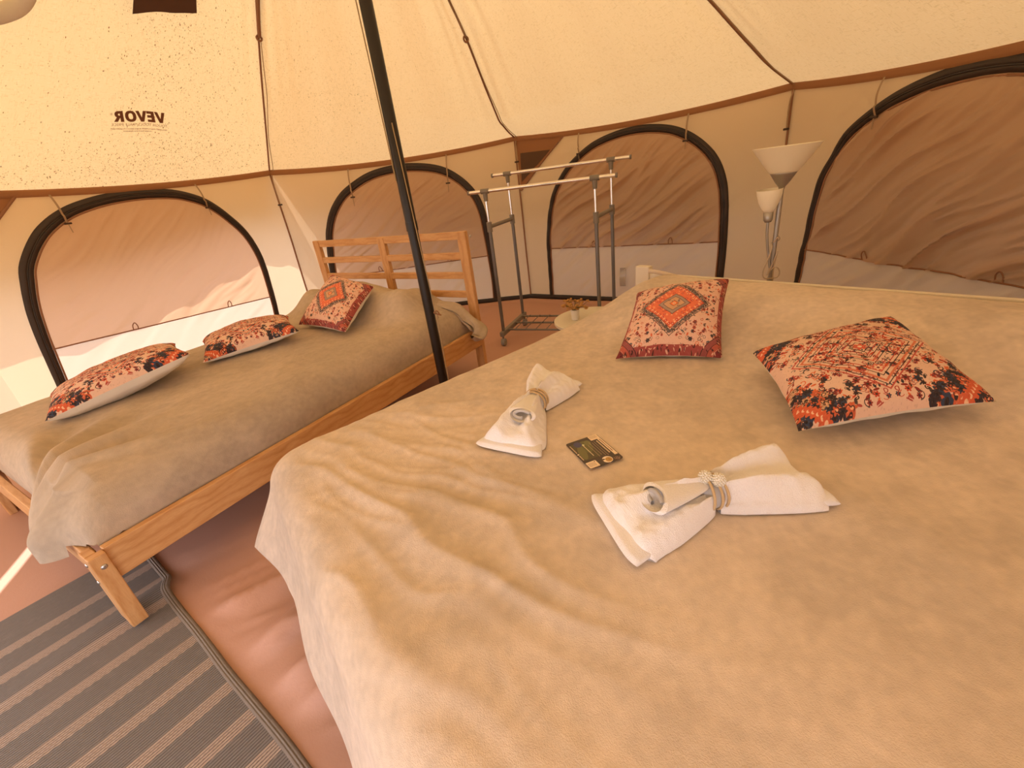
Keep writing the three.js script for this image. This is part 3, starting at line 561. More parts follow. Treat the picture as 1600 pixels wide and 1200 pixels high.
// ---------------------------------------------------------------- the large bed
const BIG = { o: V(-0.79, 0, -1.14), d: V(0.772, 0, -0.637).normalize() };
const dl = BIG.d, dw = V(0.637, 0, 0.772).normalize();
const bigP = (l, w, y) => BIG.o.clone().addScaledVector(dl, l).addScaledVector(dw, w).setY(y);
{
  const L = 2.06, W = 1.66, ang = Math.atan2(0.637, 0.772);
  const bed = thing('bed_frame', 'white painted wooden bed frame, its headboard post showing above the wide blanket', 'bed', BIG.o.toArray(), ang);
  // in bed axes: x = l, z = +w (the wide bed spreads to the right of its near edge)
  const put = (name, g, x, y, w) => mesh(name, g.translate(x, y, w), M.whiteWood, bed);
  put('headboard_post', board(0.045, 0.622, 0.085, 0.006, 0.1).translate(0, 0.311, 0), L + 0.02, 0, 0.0);
  put('headboard_post', board(0.045, 0.60, 0.085, 0.006, 0.5).translate(0, 0.30, 0), L + 0.02, 0, W);
  put('headboard', board(0.022, 0.24, W - 0.08, 0.005, 0.3), L + 0.02, 0.465, W / 2);
  put('foot_leg', board(0.06, 0.26, 0.06, 0.005).translate(0, 0.13, 0), 0.10, 0, 0.08);
  put('foot_leg', board(0.06, 0.26, 0.06, 0.005).translate(0, 0.13, 0), 0.10, 0, W - 0.08);
  put('side_rail', board(L - 0.2, 0.12, 0.03, 0.004), L / 2, 0.25, 0.06);
  put('side_rail', board(L - 0.2, 0.12, 0.03, 0.004), L / 2, 0.25, W - 0.06);
  put('foot_rail', board(0.03, 0.12, W - 0.14, 0.004), 0.085, 0.25, W / 2);
  const top = 0.5, lp = slabPath(0.01, 2.045, 0.10, top, 0.185), wp = slabPath(0.0, W, 0.09, top, 0.2);
  const P = (u, v) => {
    const [l0, yl] = lp(u), [w0, yw] = wp(v);
    let l = l0, w = w0, y = Math.max(0.20 + 0.012 * noise(l * 3, w * 3), yl + yw - top);
    const onTop = smooth(y, 0.38, 0.49), low = 1 - smooth(y, 0.12, 0.42);
    // pillows under the blanket at the head end
    const hump = smooth(l, 1.30, 1.80) * smooth(w, -0.02, 0.22);
    y += (0.115 * hump * (1 - 0.15 * smooth(l, 1.9, 2.04)) + 0.012 * hump * noise(l * 3, w * 3)) * onTop;
    y += (0.010 * fbm(l * 1.8, w * 1.8, 6, 4)) * onTop;
    // creases that spread from the near corner, as left by a hand sweeping the blanket flat
    const m = Math.exp(-(((l - 0.40) / 0.32) ** 2) - (((w - 0.36) / 0.34) ** 2)), ax = l * 0.55 + w * 0.83, ay = l * 0.83 - w * 0.55, wob = 0.06 * noise(l * 4, w * 4);
    y += m * onTop * (0.009 * ridge(ax * 1.3, (ay + wob) * 5.5, 2.2) + 0.006 * ridge(ax * 2.5, (ay + wob) * 12, 5.2));
    const m2 = Math.exp(-(((l - 0.24) / 0.26) ** 2) - (((w - 0.62) / 0.44) ** 2)), across = l - 0.30 * (w - 0.45) + 0.05 * noise(l * 5, w * 5, 3);
    y += m2 * onTop * (0.014 * (ridge(w * 1.3, across * 7, 1.2) - 0.3) + 0.008 * (ridge(w * 2.2 + 3, across * 15, 6.2) - 0.3));
    y += 0.005 * onTop * (ridge(l * 1.2 + w * 0.5, w * 2.0 - l * 0.4, 3.1) - 0.3) + 0.003 * onTop * ridge(w * 3.2, l * 1.0, 8.8);
    // the hanging part flares outwards in soft folds
    const flareL = (u < 0.25 ? -1 : 0) * low, flareW = (v < 0.25 ? -1 : 0) * low;
    l -= 0.115 * clamp(w, 0, 1.2) * (1 - l / L);
    l += flareL * (0.06 + 0.05 * Math.exp(-w / 0.15) + 0.010 * Math.sin(w * 13 + 1.3)); w += flareW * (0.05 + 0.012 * Math.sin(l * 13));
    return bigP(l, w, y);
  };
  const g = surf(260, 230, P, (u, v) => [lp(u)[0] + (lp(u)[1] - top), wp(v)[0] + (wp(v)[1] - top)]);
  const bk = mesh('blanket', flip(g), M.blanketA);
  tag(bk, 'wide beige fleece blanket covering the large bed in front, with towels on it', 'blanket');
  // turned-over edge of the blanket along the headboard
  const pts = [...Array(40).keys()].map((k) => { const w = lerp(0.10, W - 0.02, k / 39); return bigP(1.985 + 0.03 * noise(w * 2), w, 0.612 + 0.004 * noise(w * 6) - 0.03 * smooth(w, 0.0, 0.35) + 0.02 * Math.exp(-(((w - 0.16) / 0.15) ** 2))); });
  mesh('turned_edge', tube(new THREE.CatmullRomCurve3(pts), 0.011, 160, 8), M.blanketA, bk);
}

// what lies on a bed rests on its blanket: a height field of the blanket, and a helper that lets cloth settle on it
function heightField(name, cell = 0.008) {
  const g = scene.getObjectByName(name).geometry, p = g.attributes.position, ix = g.index.array, H = new Map(), key = (i, j) => i * 4096 + j, put = (x, z, y) => { const k = key(Math.round(x / cell) + 2048, Math.round(z / cell) + 2048); if (!(H.get(k) >= y)) H.set(k, y); };
  for (let t = 0; t < ix.length; t += 3) for (let a = 0; a <= 3; a++) for (let b = 0; b <= 3 - a; b++) {
    const c = 3 - a - b, w = [a / 3, b / 3, c / 3]; let x = 0, y = 0, z = 0;
    for (let k = 0; k < 3; k++) { x += w[k] * p.getX(ix[t + k]); y += w[k] * p.getY(ix[t + k]); z += w[k] * p.getZ(ix[t + k]); }
    put(x, z, y);
  }
  return (x, z) => { const i = Math.round(x / cell) + 2048, j = Math.round(z / cell) + 2048; let h = -1; for (let a = -1; a <= 1; a++) for (let b = -1; b <= 1; b++) h = Math.max(h, H.get(key(i + a, j + b)) ?? -1); return h; };
}
const FIELD = [heightField('blanket'), heightField('blanket_001')], blanketHeight = FIELD[1];
function settle(root, field, gap = 0.0025) {
  root.updateMatrixWorld(true);
  root.traverse((o) => {
    if (!o.isMesh) return;
    const p = o.geometry.attributes.position, inv = o.matrixWorld.clone().invert(), q = V(); let moved = false;
    for (let i = 0; i < p.count; i++) { q.fromBufferAttribute(p, i).applyMatrix4(o.matrixWorld); const h = field(q.x, q.z) + gap; if (q.y < h) { q.y = h; q.applyMatrix4(inv); p.setXYZ(i, q.x, q.y, q.z); moved = true; } }
    if (moved) o.geometry.computeVertexNormals();
  });
}

// ---------------------------------------------------------------- cushions
function cushionMap(kind, s) {
  seed = s;
  return canvasTexture(1024, 1024, (ctx, w) => {
    const bg = kind === 0 ? '#e5b9a2' : '#e6c0a8', hw = w / 2;
    ctx.fillStyle = bg; ctx.fillRect(0, 0, w, w);
    const reds = kind === 0 ? ['#b5402c', '#d8603c', '#8c2f2c', '#a5483a'] : ['#c4452f', '#dd6a3d', '#8b2d2a', '#b04a42'];
    const darks = kind === 0 ? ['#4d3d38', '#5d5a5c', '#70524a', '#2f2a33'] : ['#2b2735', '#3a2a24', '#4a3a36', '#2d3346'];
    const pick = (a) => a[Math.floor(rnd() * a.length)];
    const diamond = (cx, cy, rx, ry, steps, fill, stroke, lw) => { // stepped diamond outline
      ctx.beginPath();
      for (let q = 0; q < 4; q++) for (let k = 0; k < steps; k++) { const a = k / steps, b = (k + 1) / steps, sx = [1, -1, -1, 1][q], sy = [1, 1, -1, -1][q]; const f = q % 2 === 0 ? [1 - a, a, 1 - a, b] : [a, 1 - a, b, 1 - a]; const g = q % 2 === 0 ? [[f[0], f[1]], [f[2], f[1]]] : [[f[0], f[1]], [f[0], f[3]]]; for (const [x, y] of g) { const X = cx + sx * x * rx, Y = cy + sy * y * ry; q === 0 && k === 0 && g[0][0] === x && g[0][1] === y ? ctx.moveTo(X, Y) : ctx.lineTo(X, Y); } }
      ctx.closePath(); if (fill) { ctx.fillStyle = fill; ctx.fill(); } if (stroke) { ctx.strokeStyle = stroke; ctx.lineWidth = lw; ctx.stroke(); }
    };
    const flower = (x, y, r, c, c2) => { ctx.fillStyle = c; for (let k = 0; k < 6; k++) { const a = k * 1.047; ctx.beginPath(); ctx.ellipse(x + Math.cos(a) * r * 0.6, y + Math.sin(a) * r * 0.6, r * 0.5, r * 0.3, a, 0, 7); ctx.fill(); } ctx.fillStyle = c2; ctx.beginPath(); ctx.arc(x, y, r * 0.34, 0, 7); ctx.fill(); };
    const scroll = (x, y, r, c, lw) => { ctx.strokeStyle = c; ctx.lineWidth = lw; ctx.beginPath(); const a0 = rnd() * 6.3, d = rnd() < 0.5 ? -1 : 1; for (let k = 0; k < 12; k++) { const a = a0 + d * k * 0.42, q = r * (1 - k / 15); ctx.lineTo(x + Math.cos(a) * q, y + Math.sin(a) * q); } ctx.lineTo(x + (rnd() - 0.5) * r * 2.4, y + (rnd() - 0.5) * r * 2.4); ctx.stroke(); };
    const leaf = (x, y, r, c) => { ctx.fillStyle = c; ctx.beginPath(); ctx.ellipse(x, y, r, r * 0.42, rnd() * 3.14, 0, 7); ctx.fill(); };
    // mirrored drawing in four quarters keeps the carpet symmetry
    const four = (f, x, y) => { for (const [sx, sy] of [[1, 1], [-1, 1], [1, -1], [-1, -1]]) { ctx.save(); ctx.translate(hw, hw); ctx.scale(sx, sy); f(x, y); ctx.restore(); } };
    const density = kind === 0 ? 150 : 240;
    for (let k = 0; k < density; k++) { const x = 20 + rnd() * 470, y = 20 + rnd() * 470, c = rnd() < 0.5 ? pick(reds) : pick(darks), r = (kind === 0 ? 10 : 13) + rnd() * 14, t = rnd(), lw = 2 + rnd() * (kind === 0 ? 3 : 5), st = seed; four((a, b) => { seed = st; if (t < 0.3) leaf(a, b, r * 0.8, c); else if (t < 0.45) flower(a, b, r * 0.9, c, pick(darks)); else scroll(a, b, r, c, lw); }, x, y); }
    if (kind === 0) {
      // corners and border in crimson
      for (const [q0, q1] of [[0, 46]]) { ctx.fillStyle = '#a54e48'; ctx.fillRect(q0, 0, q1, w); ctx.fillRect(w - q1, 0, q1, w); ctx.fillRect(0, 0, w, q1); ctx.fillRect(0, w - q1, w, q1); }
      for (const [cx, cy] of [[0, 0], [w, 0], [0, w], [w, w]]) { diamond(cx, cy, 210, 210, 6, '#98504b', '#4b2b2b', 6); diamond(cx, cy, 150, 150, 5, '#b85a48', '#5a2c2a', 4); diamond(cx, cy, 90, 90, 4, '#7d2f30', '#e0a487', 3); }
      for (let k = 0; k < 240; k++) { const e = rnd() * w, o = rnd() * 44, side = k % 4, x = side === 0 ? e : side === 1 ? e : side === 2 ? o : w - o, y = side === 0 ? o : side === 1 ? w - o : e; leaf(x, y, 7 + rnd() * 6, rnd() < 0.5 ? '#e5b698' : '#4a2a2a'); }
      // medallion
      diamond(hw, hw, 390, 400, 11, null, '#6e5a52', 7);
      for (let k = 0; k < 260; k++) { const a = k / 260 * 4, q = Math.floor(a), f = a - q, x = hw + [1 - f, -f, f - 1, f][q] * 350, y = hw + [f, 1 - f, -f, f - 1][q] * 360; scroll(x, y, 14 + rnd() * 14, pick(darks), 5); leaf(x + (rnd() - 0.5) * 40, y + (rnd() - 0.5) * 40, 10, rnd() < 0.4 ? '#c9a184' : '#6b6264'); }
      diamond(hw, hw, 318, 318, 9, '#e67550', '#8c3527', 6); for (let k = 0; k < 60; k++) { const a = k / 60 * 4, q = Math.floor(a), f = a - q; flower(hw + [1 - f, -f, f - 1, f][q] * 285, hw + [f, 1 - f, -f, f - 1][q] * 285, 17, k % 2 ? '#f0966a' : '#c53f38', '#f6cfa8'); }
      for (let k = 0; k < 56; k++) { const a = rnd() * 6.3, q = 110 + rnd() * 120, x = hw + Math.cos(a) * q, y = hw + Math.sin(a) * q; if (Math.abs(x - hw) + Math.abs(y - hw) > 260) continue; flower(x, y, 15, rnd() < 0.5 ? '#c43c35' : '#f08a5a', '#f3c39b'); }
      diamond(hw, hw, 168, 160, 6, '#a98f80', '#6a5048', 7); diamond(hw, hw, 120, 112, 5, '#d3a27c', '#6a5048', 6);
      for (let k = 0; k < 10; k++) scroll(hw + (rnd() - 0.5) * 120, hw + (rnd() - 0.5) * 110, 16, '#5a5452', 5);
      diamond(hw, hw, 48, 44, 3, '#e8804a', '#73402f', 4); flower(hw, hw, 18, '#f4c79c', '#a13c2d');
    } else {
      for (const [cx, cy] of [[0, 0], [w, 0], [0, w], [w, w]]) {
        
        const sx = cx ? -1 : 1, sy = cy ? -1 : 1;
        for (let k = 0; k < 170; k++) { const R0 = 340 * Math.sqrt(rnd()), f = rnd(), a = R0 * f, b = R0 * (1 - f), c = rnd() + 0.25 * (0.5 - Math.abs(((R0 / 75) % 1) - 0.5)); if (c > 0.5 || rnd() < 0.75) { flower(cx + sx * a, cy + sy * b, 14 + rnd() * 17, c < 0.42 ? '#cf6340' : c < 0.55 ? '#c9a07c' : c < 0.8 ? '#332a30' : '#343c52', c < 0.5 ? '#eeb48c' : '#241d20'); scroll(cx + sx * a, cy + sy * b, 20, '#3a2826', 5); } }
        for (let k = 0; k < 8; k++) { const f = k / 7; flower(cx + sx * f * 150, cy + sy * (1 - f) * 150, 34, '#d4603c', '#efc09a'); }
      }
      const ring = [[430, 420, '#c2544a', 9], [402, 392, '#3c2c28', 5], [372, 364, '#d87a5a', 14], [330, 322, '#4a302a', 5], [300, 292, '#c4483a', 6], [214, 206, '#3c2a26', 5], [188, 180, '#d9735a', 10], [150, 142, '#4d302a', 5], [112, 104, '#c04a40', 8], [70, 64, '#4a2e28', 5]];
      for (const [rx, ry, c, lw] of ring) diamond(hw, hw, rx, ry, 12, null, c, lw);
      for (let k = 0; k < 190; k++) { const x = hw + (rnd() - 0.5) * 620, y = hw + (rnd() - 0.5) * 620; if (Math.abs(x - hw) + Math.abs(y - hw) > 390) continue; scroll(x, y, 12 + rnd() * 12, rnd() < 0.4 ? pick(reds) : '#43302b', 4); }
      for (const [x, y] of [[250, 0], [-250, 0], [0, 250], [0, -250]]) { ctx.fillStyle = '#d2604f'; ctx.beginPath(); ctx.arc(hw + x, hw + y, 34, 0, 7); ctx.fill(); flower(hw + x, hw + y, 26, '#efc9a8', '#7a2c2c'); }
      flower(hw, hw, 40, '#d8604a', '#f1cdae');
    }
    // fine printed mottling
    for (let k = 0; k < 9000; k++) { ctx.fillStyle = rnd() < 0.5 ? 'rgba(90,50,40,0.10)' : 'rgba(250,220,190,0.12)'; ctx.fillRect(rnd() * w, rnd() * w, 2 + rnd() * 5, 2 + rnd() * 5); }
  });
}
const PRINT = [new THREE.MeshStandardMaterial({ map: cushionMap(0, 101), roughness: 0.9, side: THREE.DoubleSide, bumpMap: rep(canvasWeave, 3), bumpScale: 0.0004 }), new THREE.MeshStandardMaterial({ map: cushionMap(1, 202), roughness: 0.9, side: THREE.DoubleSide, bumpMap: rep(canvasWeave, 3), bumpScale: 0.0004 })];
seed = 77;
// four corners: front left, front right, back right, back left; fat = half thickness above and below the seam
function cushion(label, group, c, fatTop, fatBottom, print, turnUV, wob) {
  const [A, B, D, E] = c, mid = A.clone().add(B).add(D).add(E).multiplyScalar(0.25);
  const ux = B.clone().sub(A).add(D.clone().sub(E)).normalize(), back = E.clone().sub(A).add(D.clone().sub(B)).normalize(), n = V().crossVectors(ux, back).normalize();
  if (n.y < 0) n.negate();
  const root = thing('cushion', label, 'cushion', mid.toArray(), 0, group);
  const bil = (u, v) => A.clone().multiplyScalar((1 - u) * (1 - v)).addScaledVector(B, u * (1 - v)).addScaledVector(D, u * v).addScaledVector(E, (1 - u) * v).sub(mid);
  const P = (s, fat) => (u, v) => {
    const x = u * 2 - 1, y = v * 2 - 1, k = 0.075; // edges drawn in between the pointed corners
    const uu = 0.5 + 0.5 * x * (1 - k * (1 - y * y)), vv = 0.5 + 0.5 * y * (1 - k * (1 - x * x)), p = bil(uu, vv);
    const h = fat * ((1 - x * x) * (1 - y * y)) ** 0.42, edge = 1 - ((1 - x * x) * (1 - y * y));
    const pinch = 0.006 * noise(u * 7 + wob, v * 7, s) * Math.sqrt(Math.max(0, (1 - x * x) * (1 - y * y))) + 0.004 * Math.sin((Math.abs(x) > Math.abs(y) ? v : u) * 26 + wob) * edge ** 4 * (1 - edge ** 8);
    return p.addScaledVector(n, s * h + pinch);
  };
  const rot = [(u, v) => [u, v], (u, v) => [v, 1 - u], (u, v) => [1 - u, 1 - v]][turnUV];
  const top = surf(56, 56, P(1, fatTop), rot), bottom = flip(surf(56, 56, P(-1, fatBottom), rot));
  mesh('printed_face', top, PRINT[print], root).userData.label = 'carpet pattern printed in red and brown';
  mesh('plain_back', bottom, M.cushionBack, root).userData.label = 'plain cream back';
  settle(root, FIELD[group.includes('pine') ? 0 : 1]);
  return root;
}
// on the pine bed
cushion('carpet-print cushion with a cream back, at the foot end of the pine bed', 'cushions on the pine bed', [bedP(0.20, 0.77, 0.512), bedP(0.73, 0.66, 0.60), bedP(0.84, 1.08, 0.575), bedP(0.32, 1.20, 0.50)], 0.075, 0.085, 1, 0, 1.3);
cushion('carpet-print cushion lying flat, the middle one on the pine bed', 'cushions on the pine bed', [bedP(0.81, 0.79, 0.505), bedP(1.22, 0.56, 0.545), bedP(1.42, 0.95, 0.545), bedP(1.0, 1.17, 0.52)], 0.085, 0.05, 1, 2, 4.1);
cushion('carpet-print cushion tilted up against the slatted headboard end', 'cushions on the pine bed', [bedP(1.40, 0.84, 0.505), bedP(1.335, 0.34, 0.51), bedP(1.73, 0.48, 0.655), bedP(1.80, 0.92, 0.715)], 0.075, 0.06, 0, 0, 2.2);
// on the large bed
cushion('cushion with an orange diamond medallion, propped near the white headboard post', 'cushions on the large bed', [V(0.385, 0.515, -1.475), V(0.72, 0.515, -1.36), V(0.885, 0.70, -1.67), V(0.565, 0.655, -1.80)], 0.085, 0.035, 0, 0, 3.3);
cushion('busy red and dark carpet-print cushion lying flat, right of the medallion one', 'cushions on the large bed', [V(0.632, 0.556, -0.832), V(1.10, 0.558, -0.842), V(1.17, 0.635, -1.24), V(0.755, 0.572, -1.25)], 0.07, 0.045, 1, 0, 5.7);

// ---------------------------------------------------------------- towels folded into bows
function bowTowel(label, pos, turn, k, seedOff) {
  let low = 9; for (let a = 0; a < 6.3; a += 0.4) for (const r of [0, 0.07, 0.14]) low = Math.min(low, blanketHeight(pos[0] + Math.cos(a) * r, pos[2] + Math.sin(a) * r));
  pos = [pos[0], low + 0.004, pos[2]];
  const root = thing('bow_towel', label, 'towel', pos, turn, 'towels folded into bows');
  // one wing along +x or -x: soft layered fan that narrows to the knot
  const wing = (dir, L, w1, skew, hEnd, back, so) => surf(76, 110, (u, v) => {
    const a = v * Math.PI * 2, ca = Math.cos(a), sa = Math.sin(a), c = Math.sign(ca) * Math.abs(ca) ** 0.7, w = lerp(0.030, w1, u ** 0.85);
    const end = u > 0.92 ? Math.sqrt(Math.max(0, 1 - ((u - 0.92) / 0.08) ** 2)) : 1;
    const h = (lerp(0.062, hEnd, u) + 0.016 * Math.sin(Math.PI * u)) * (0.45 + 0.55 * end);
    const round = Math.sqrt(Math.max(0, 1 - Math.abs(c) ** 2.8));
    let y = 0.002;
    if (sa > 0) {
      const pleat = 0.24 * Math.cos(c * 7.2 + so) * (1 - 0.55 * u) + 0.16 * Math.cos(c * 13 + so * 2) * (1 - u) ** 1.5;
      y = h * round * (0.86 + pleat) + back * u * Math.exp(-(((c + 0.55) / 0.34) ** 2)) * round * end;
      y += 0.010 * fbm(u * 3.2 + so, c * 1.8, so) * round + 0.004 * noise(u * 9 + so, c * 5);
    }
    return V(dir * (0.006 + u * L * (1 - 0.13 * Math.abs(c) ** 5) + skew * c * u * u + 0.006 * noise(c * 2, so) * u), Math.max(0.001, y), c * w * (1 + 0.05 * noise(u * 3, so, c)));
  }, (u, v) => [u * 0.3, v * 0.4]);
  const [LL, LR] = k.len;
  const body = mesh('towel_wing', wing(-1, LL, k.wL, k.skL, 0.048, 0.018, seedOff), M.towel, root);
  mesh('towel_wing', wing(1, LR, k.wR, k.skR, 0.050, 0.036, seedOff + 2.1), M.towel, root);
  // second folded layer that shows its edge under the first
  const under = (dir, L, w, skew) => surf(40, 48, (u, v) => { const a = v * Math.PI * 2, cx = Math.sign(Math.cos(a)) * Math.abs(Math.cos(a)) ** 0.6, sy = Math.sin(a), W = lerp(0.03, w, u), e = u > 0.95 ? Math.sqrt(Math.max(0, 1 - ((u - 0.95) / 0.05) ** 2)) : 1; return V(dir * (0.02 + u * L * (1 - 0.05 * Math.abs(cx) ** 6) + skew * cx * u * u), 0.0125 + 0.0115 * Math.sign(sy) * Math.abs(sy) ** 0.6 * e, cx * W); }, (u, v) => [u * 0.3, v * 0.4]);
  mesh('folded_layer', under(-1, LL + 0.007, k.wL * 1.03, k.skL + 0.006), M.towel, body);
  mesh('folded_layer', under(1, LR - 0.004, k.wR * 1.0, k.skR), M.towel, root.children[1]);
  // rolled inner pleat standing on the wing
  const roll = (dir, L, y0, y1, z1) => surf(50, 40, (u, v) => { const a = v * Math.PI * 2, r = lerp(0.012, 0.036, u ** 0.8), e = u > 0.96 ? 1 - (u - 0.96) / 0.04 * 0.25 : 1; const sp = 1 + 0.22 * Math.cos(2 * a + 0.6); return V(dir * (0.012 + u * L) - dir * 0.02 * Math.sin(a) * u, lerp(y0, y1, u) + Math.sin(a) * r * 0.42 * e * sp, lerp(0, z1, u) + Math.cos(a) * r * sp * e); }, (u, v) => [u * 0.2, v * 0.2]);
  const inner = mesh('inner_pleat', roll(-1, LL * 0.62, 0.060, 0.068, 0.012), M.towel, body);
  mesh('pleat_curl', (() => { const pts = [...Array(22).keys()].map((q) => { const a = 0.5 + q / 21 * 4.5, r = 0.029 - 0.0006 * q; return V(-LL * 0.62 - 0.008 + 0.006 * Math.sin(a), 0.068 + Math.sin(a) * r * 0.36, 0.012 + Math.cos(a) * r * 0.95); }); return tube(pts, 0.0045, 90, 8); })(), M.towel, body);
  // knot: soft waist, cord bands and a cluster of pearls
  mesh('waist', new THREE.SphereGeometry(0.034, 28, 18).scale(0.85, 0.95, 0.95).translate(0, 0.034, 0), M.towel, root);
  const band = mesh('cord_band', merged([-0.009, 0.004, 0.013].map((x, q) => new THREE.TorusGeometry(0.0355, 0.0028, 8, 40).rotateY(Math.PI / 2 + 0.12 * (q - 1)).scale(1, 0.98, 1).translate(x, 0.036, 0))), M.band, root);
  const pearls = [];
  for (const [cx, cz] of k.beads) for (let q = 0; q < 90; q++) { const a = q * 2.399963, y = 1 - 2 * (q + 0.5) / 90, r = Math.sqrt(1 - y * y), R = 0.0125; pearls.push(new THREE.SphereGeometry(0.0024, 7, 5).translate(cx + Math.cos(a) * r * R, 0.072 + y * R, cz + Math.sin(a) * r * R)); }
  for (const [cx, cz] of k.beads) pearls.push(new THREE.SphereGeometry(0.012, 16, 10).translate(cx, 0.072, cz));
  if (pearls.length) mesh('pearl_cluster', merged(pearls), M.pearl, band);
  settle(root, FIELD[1]);
  return root;
}
bowTowel('white towel folded into a bow with a pearl-studded tie, in front of the card', [0.366, 0.504, -0.695], 0.17, { len: [0.195, 0.195], wL: 0.100, wR: 0.094, skL: -0.006, skR: 0.016, beads: [[-0.010, -0.004], [0.008, 0.012]] }, 0.6);
bowTowel('white towel folded into a bow with a plain cord tie, behind the card', [0.062, 0.504, -1.178], 1.13, { len: [0.21, 0.19], wL: 0.095, wR: 0.098, skL: 0.004, skR: -0.012, beads: [] }, 2.9);

// ---------------------------------------------------------------- printed card on the bed
{
  const map = canvasTexture(768, 576, (ctx, w, h) => {
    const box = (u, v, du, dv, c, r = 0) => { ctx.fillStyle = c; ctx.beginPath(); ctx.roundRect(u * w, (1 - v - dv) * h, du * w, dv * h, r); ctx.fill(); };
    const lineOf = (u, v, du, c, t = 0.018) => { for (let x = u; x < u + du; x += 0.02) box(x, v + (rnd() - 0.5) * 0.004, 0.014 + 0.004 * rnd(), t, c); };
    const blob = (u, v, a, b, c) => { ctx.fillStyle = c; ctx.beginPath(); ctx.ellipse(u * w, (1 - v) * h, a * w, b * w, 0.2, 0, 7); ctx.fill(); };
    box(0, 0, 1, 1, '#3a2a20');
    box(0.10, 0.08, 0.62, 0.5, '#4b4224'); blob(0.30, 0.42, 0.22, 0.14, '#5d5a2c'); blob(0.45, 0.2, 0.25, 0.08, '#6a6636'); blob(0.20, 0.55, 0.1, 0.07, '#6d6a38');
    blob(0.156, 0.27, 0.10, 0.085, '#3b3763'); blob(0.22, 0.40, 0.032, 0.026, '#cfd0a4'); blob(0.20, 0.43, 0.012, 0.01, '#4f6a33');
    for (const [u, v, d] of [[0.24, 0.38, 0.42], [0.28, 0.50, 0.46], [0.20, 0.585, 0.5], [0.24, 0.66, 0.52], [0.22, 0.73, 0.56]]) lineOf(u, v, d, '#b59b78', 0.014);
    lineOf(0.236, 0.372, 0.42, '#ead9b4', 0.022); lineOf(0.22, 0.805, 0.5, '#e6cda8', 0.04);
    box(0.17, 0.885, 0.66, 0.10, '#f0d8b8'); lineOf(0.2, 0.92, 0.5, '#7c5c42', 0.03);
    box(0.0, 0.70, 0.17, 0.29, '#efd6b6', 12); for (let k = 0; k < 6; k++) lineOf(0.02, 0.74 + k * 0.036, 0.1, '#8d6f55', 0.012);
    box(0.79, 0.01, 0.20, 0.30, '#efd6b6', 12); for (let k = 0; k < 6; k++) lineOf(0.83, 0.05 + k * 0.036, 0.11, '#8d6f55', 0.012); blob(0.82, 0.26, 0.012, 0.012, '#4a3020');
    lineOf(0.12, 0.035, 0.30, '#d9bf9a', 0.03); blob(0.47, 0.05, 0.022, 0.022, '#f0dcc0'); lineOf(0.51, 0.035, 0.18, '#e2caa6', 0.03);
    blob(0.895, 0.60, 0.105, 0.105, '#f1dfc6'); blob(0.905, 0.63, 0.072, 0.068, '#b88b3e'); blob(0.86, 0.50, 0.022, 0.035, '#4a2f20'); blob(0.9, 0.45, 0.03, 0.018, '#4a2f20'); lineOf(0.88, 0.63, 0.06, '#8a6428', 0.02);
    for (let k = 0; k < 60; k++) box(0.90 + 0.09 * rnd(), 0.76 + 0.18 * rnd(), 0.012, 0.014, rnd() < 0.5 ? '#a58573' : '#6d4c40');
  });
  const s = new THREE.Shape(), W = 0.125, H = 0.092, r = 0.006;
  s.moveTo(-W / 2 + r, -H / 2); s.lineTo(W / 2 - r, -H / 2); s.quadraticCurveTo(W / 2, -H / 2, W / 2, -H / 2 + r); s.lineTo(W / 2, H / 2 - r); s.quadraticCurveTo(W / 2, H / 2, W / 2 - r, H / 2); s.lineTo(-W / 2 + r, H / 2); s.quadraticCurveTo(-W / 2, H / 2, -W / 2, H / 2 - r); s.lineTo(-W / 2, -H / 2 + r); s.quadraticCurveTo(-W / 2, -H / 2, -W / 2 + r, -H / 2);
  const g = new THREE.ExtrudeGeometry(s, { depth: 0.0012, bevelEnabled: false }), p = g.attributes.position, uv = g.attributes.uv;
  for (let i = 0; i < p.count; i++) uv.setXY(i, p.getX(i) / W + 0.5, p.getY(i) / H + 0.5);
  g.rotateX(-Math.PI / 2);
  const card = mesh('leaflet_card', g, new THREE.MeshPhysicalMaterial({ map, roughness: 0.35, clearcoat: 0.3, side: THREE.DoubleSide }));
  card.rotation.y = -1.243;
  { // rest it on the highest points of the cloth beneath
    const at = (u, v) => { const x = 0.181 + u * 0.32 * 0.0625 + v * 0.947 * 0.046, z = -0.928 + u * 0.947 * 0.0625 - v * 0.32 * 0.046; return blanketHeight(x, z); };
    let h = 0; for (let u = -1; u <= 1; u += 0.25) for (let v = -1; v <= 1; v += 0.25) h = Math.max(h, at(u, v));
    card.position.set(0.181, h + 0.0012, -0.928);
  }
  tag(card, 'dark glossy printed card lying between the two bow towels', 'card');
}

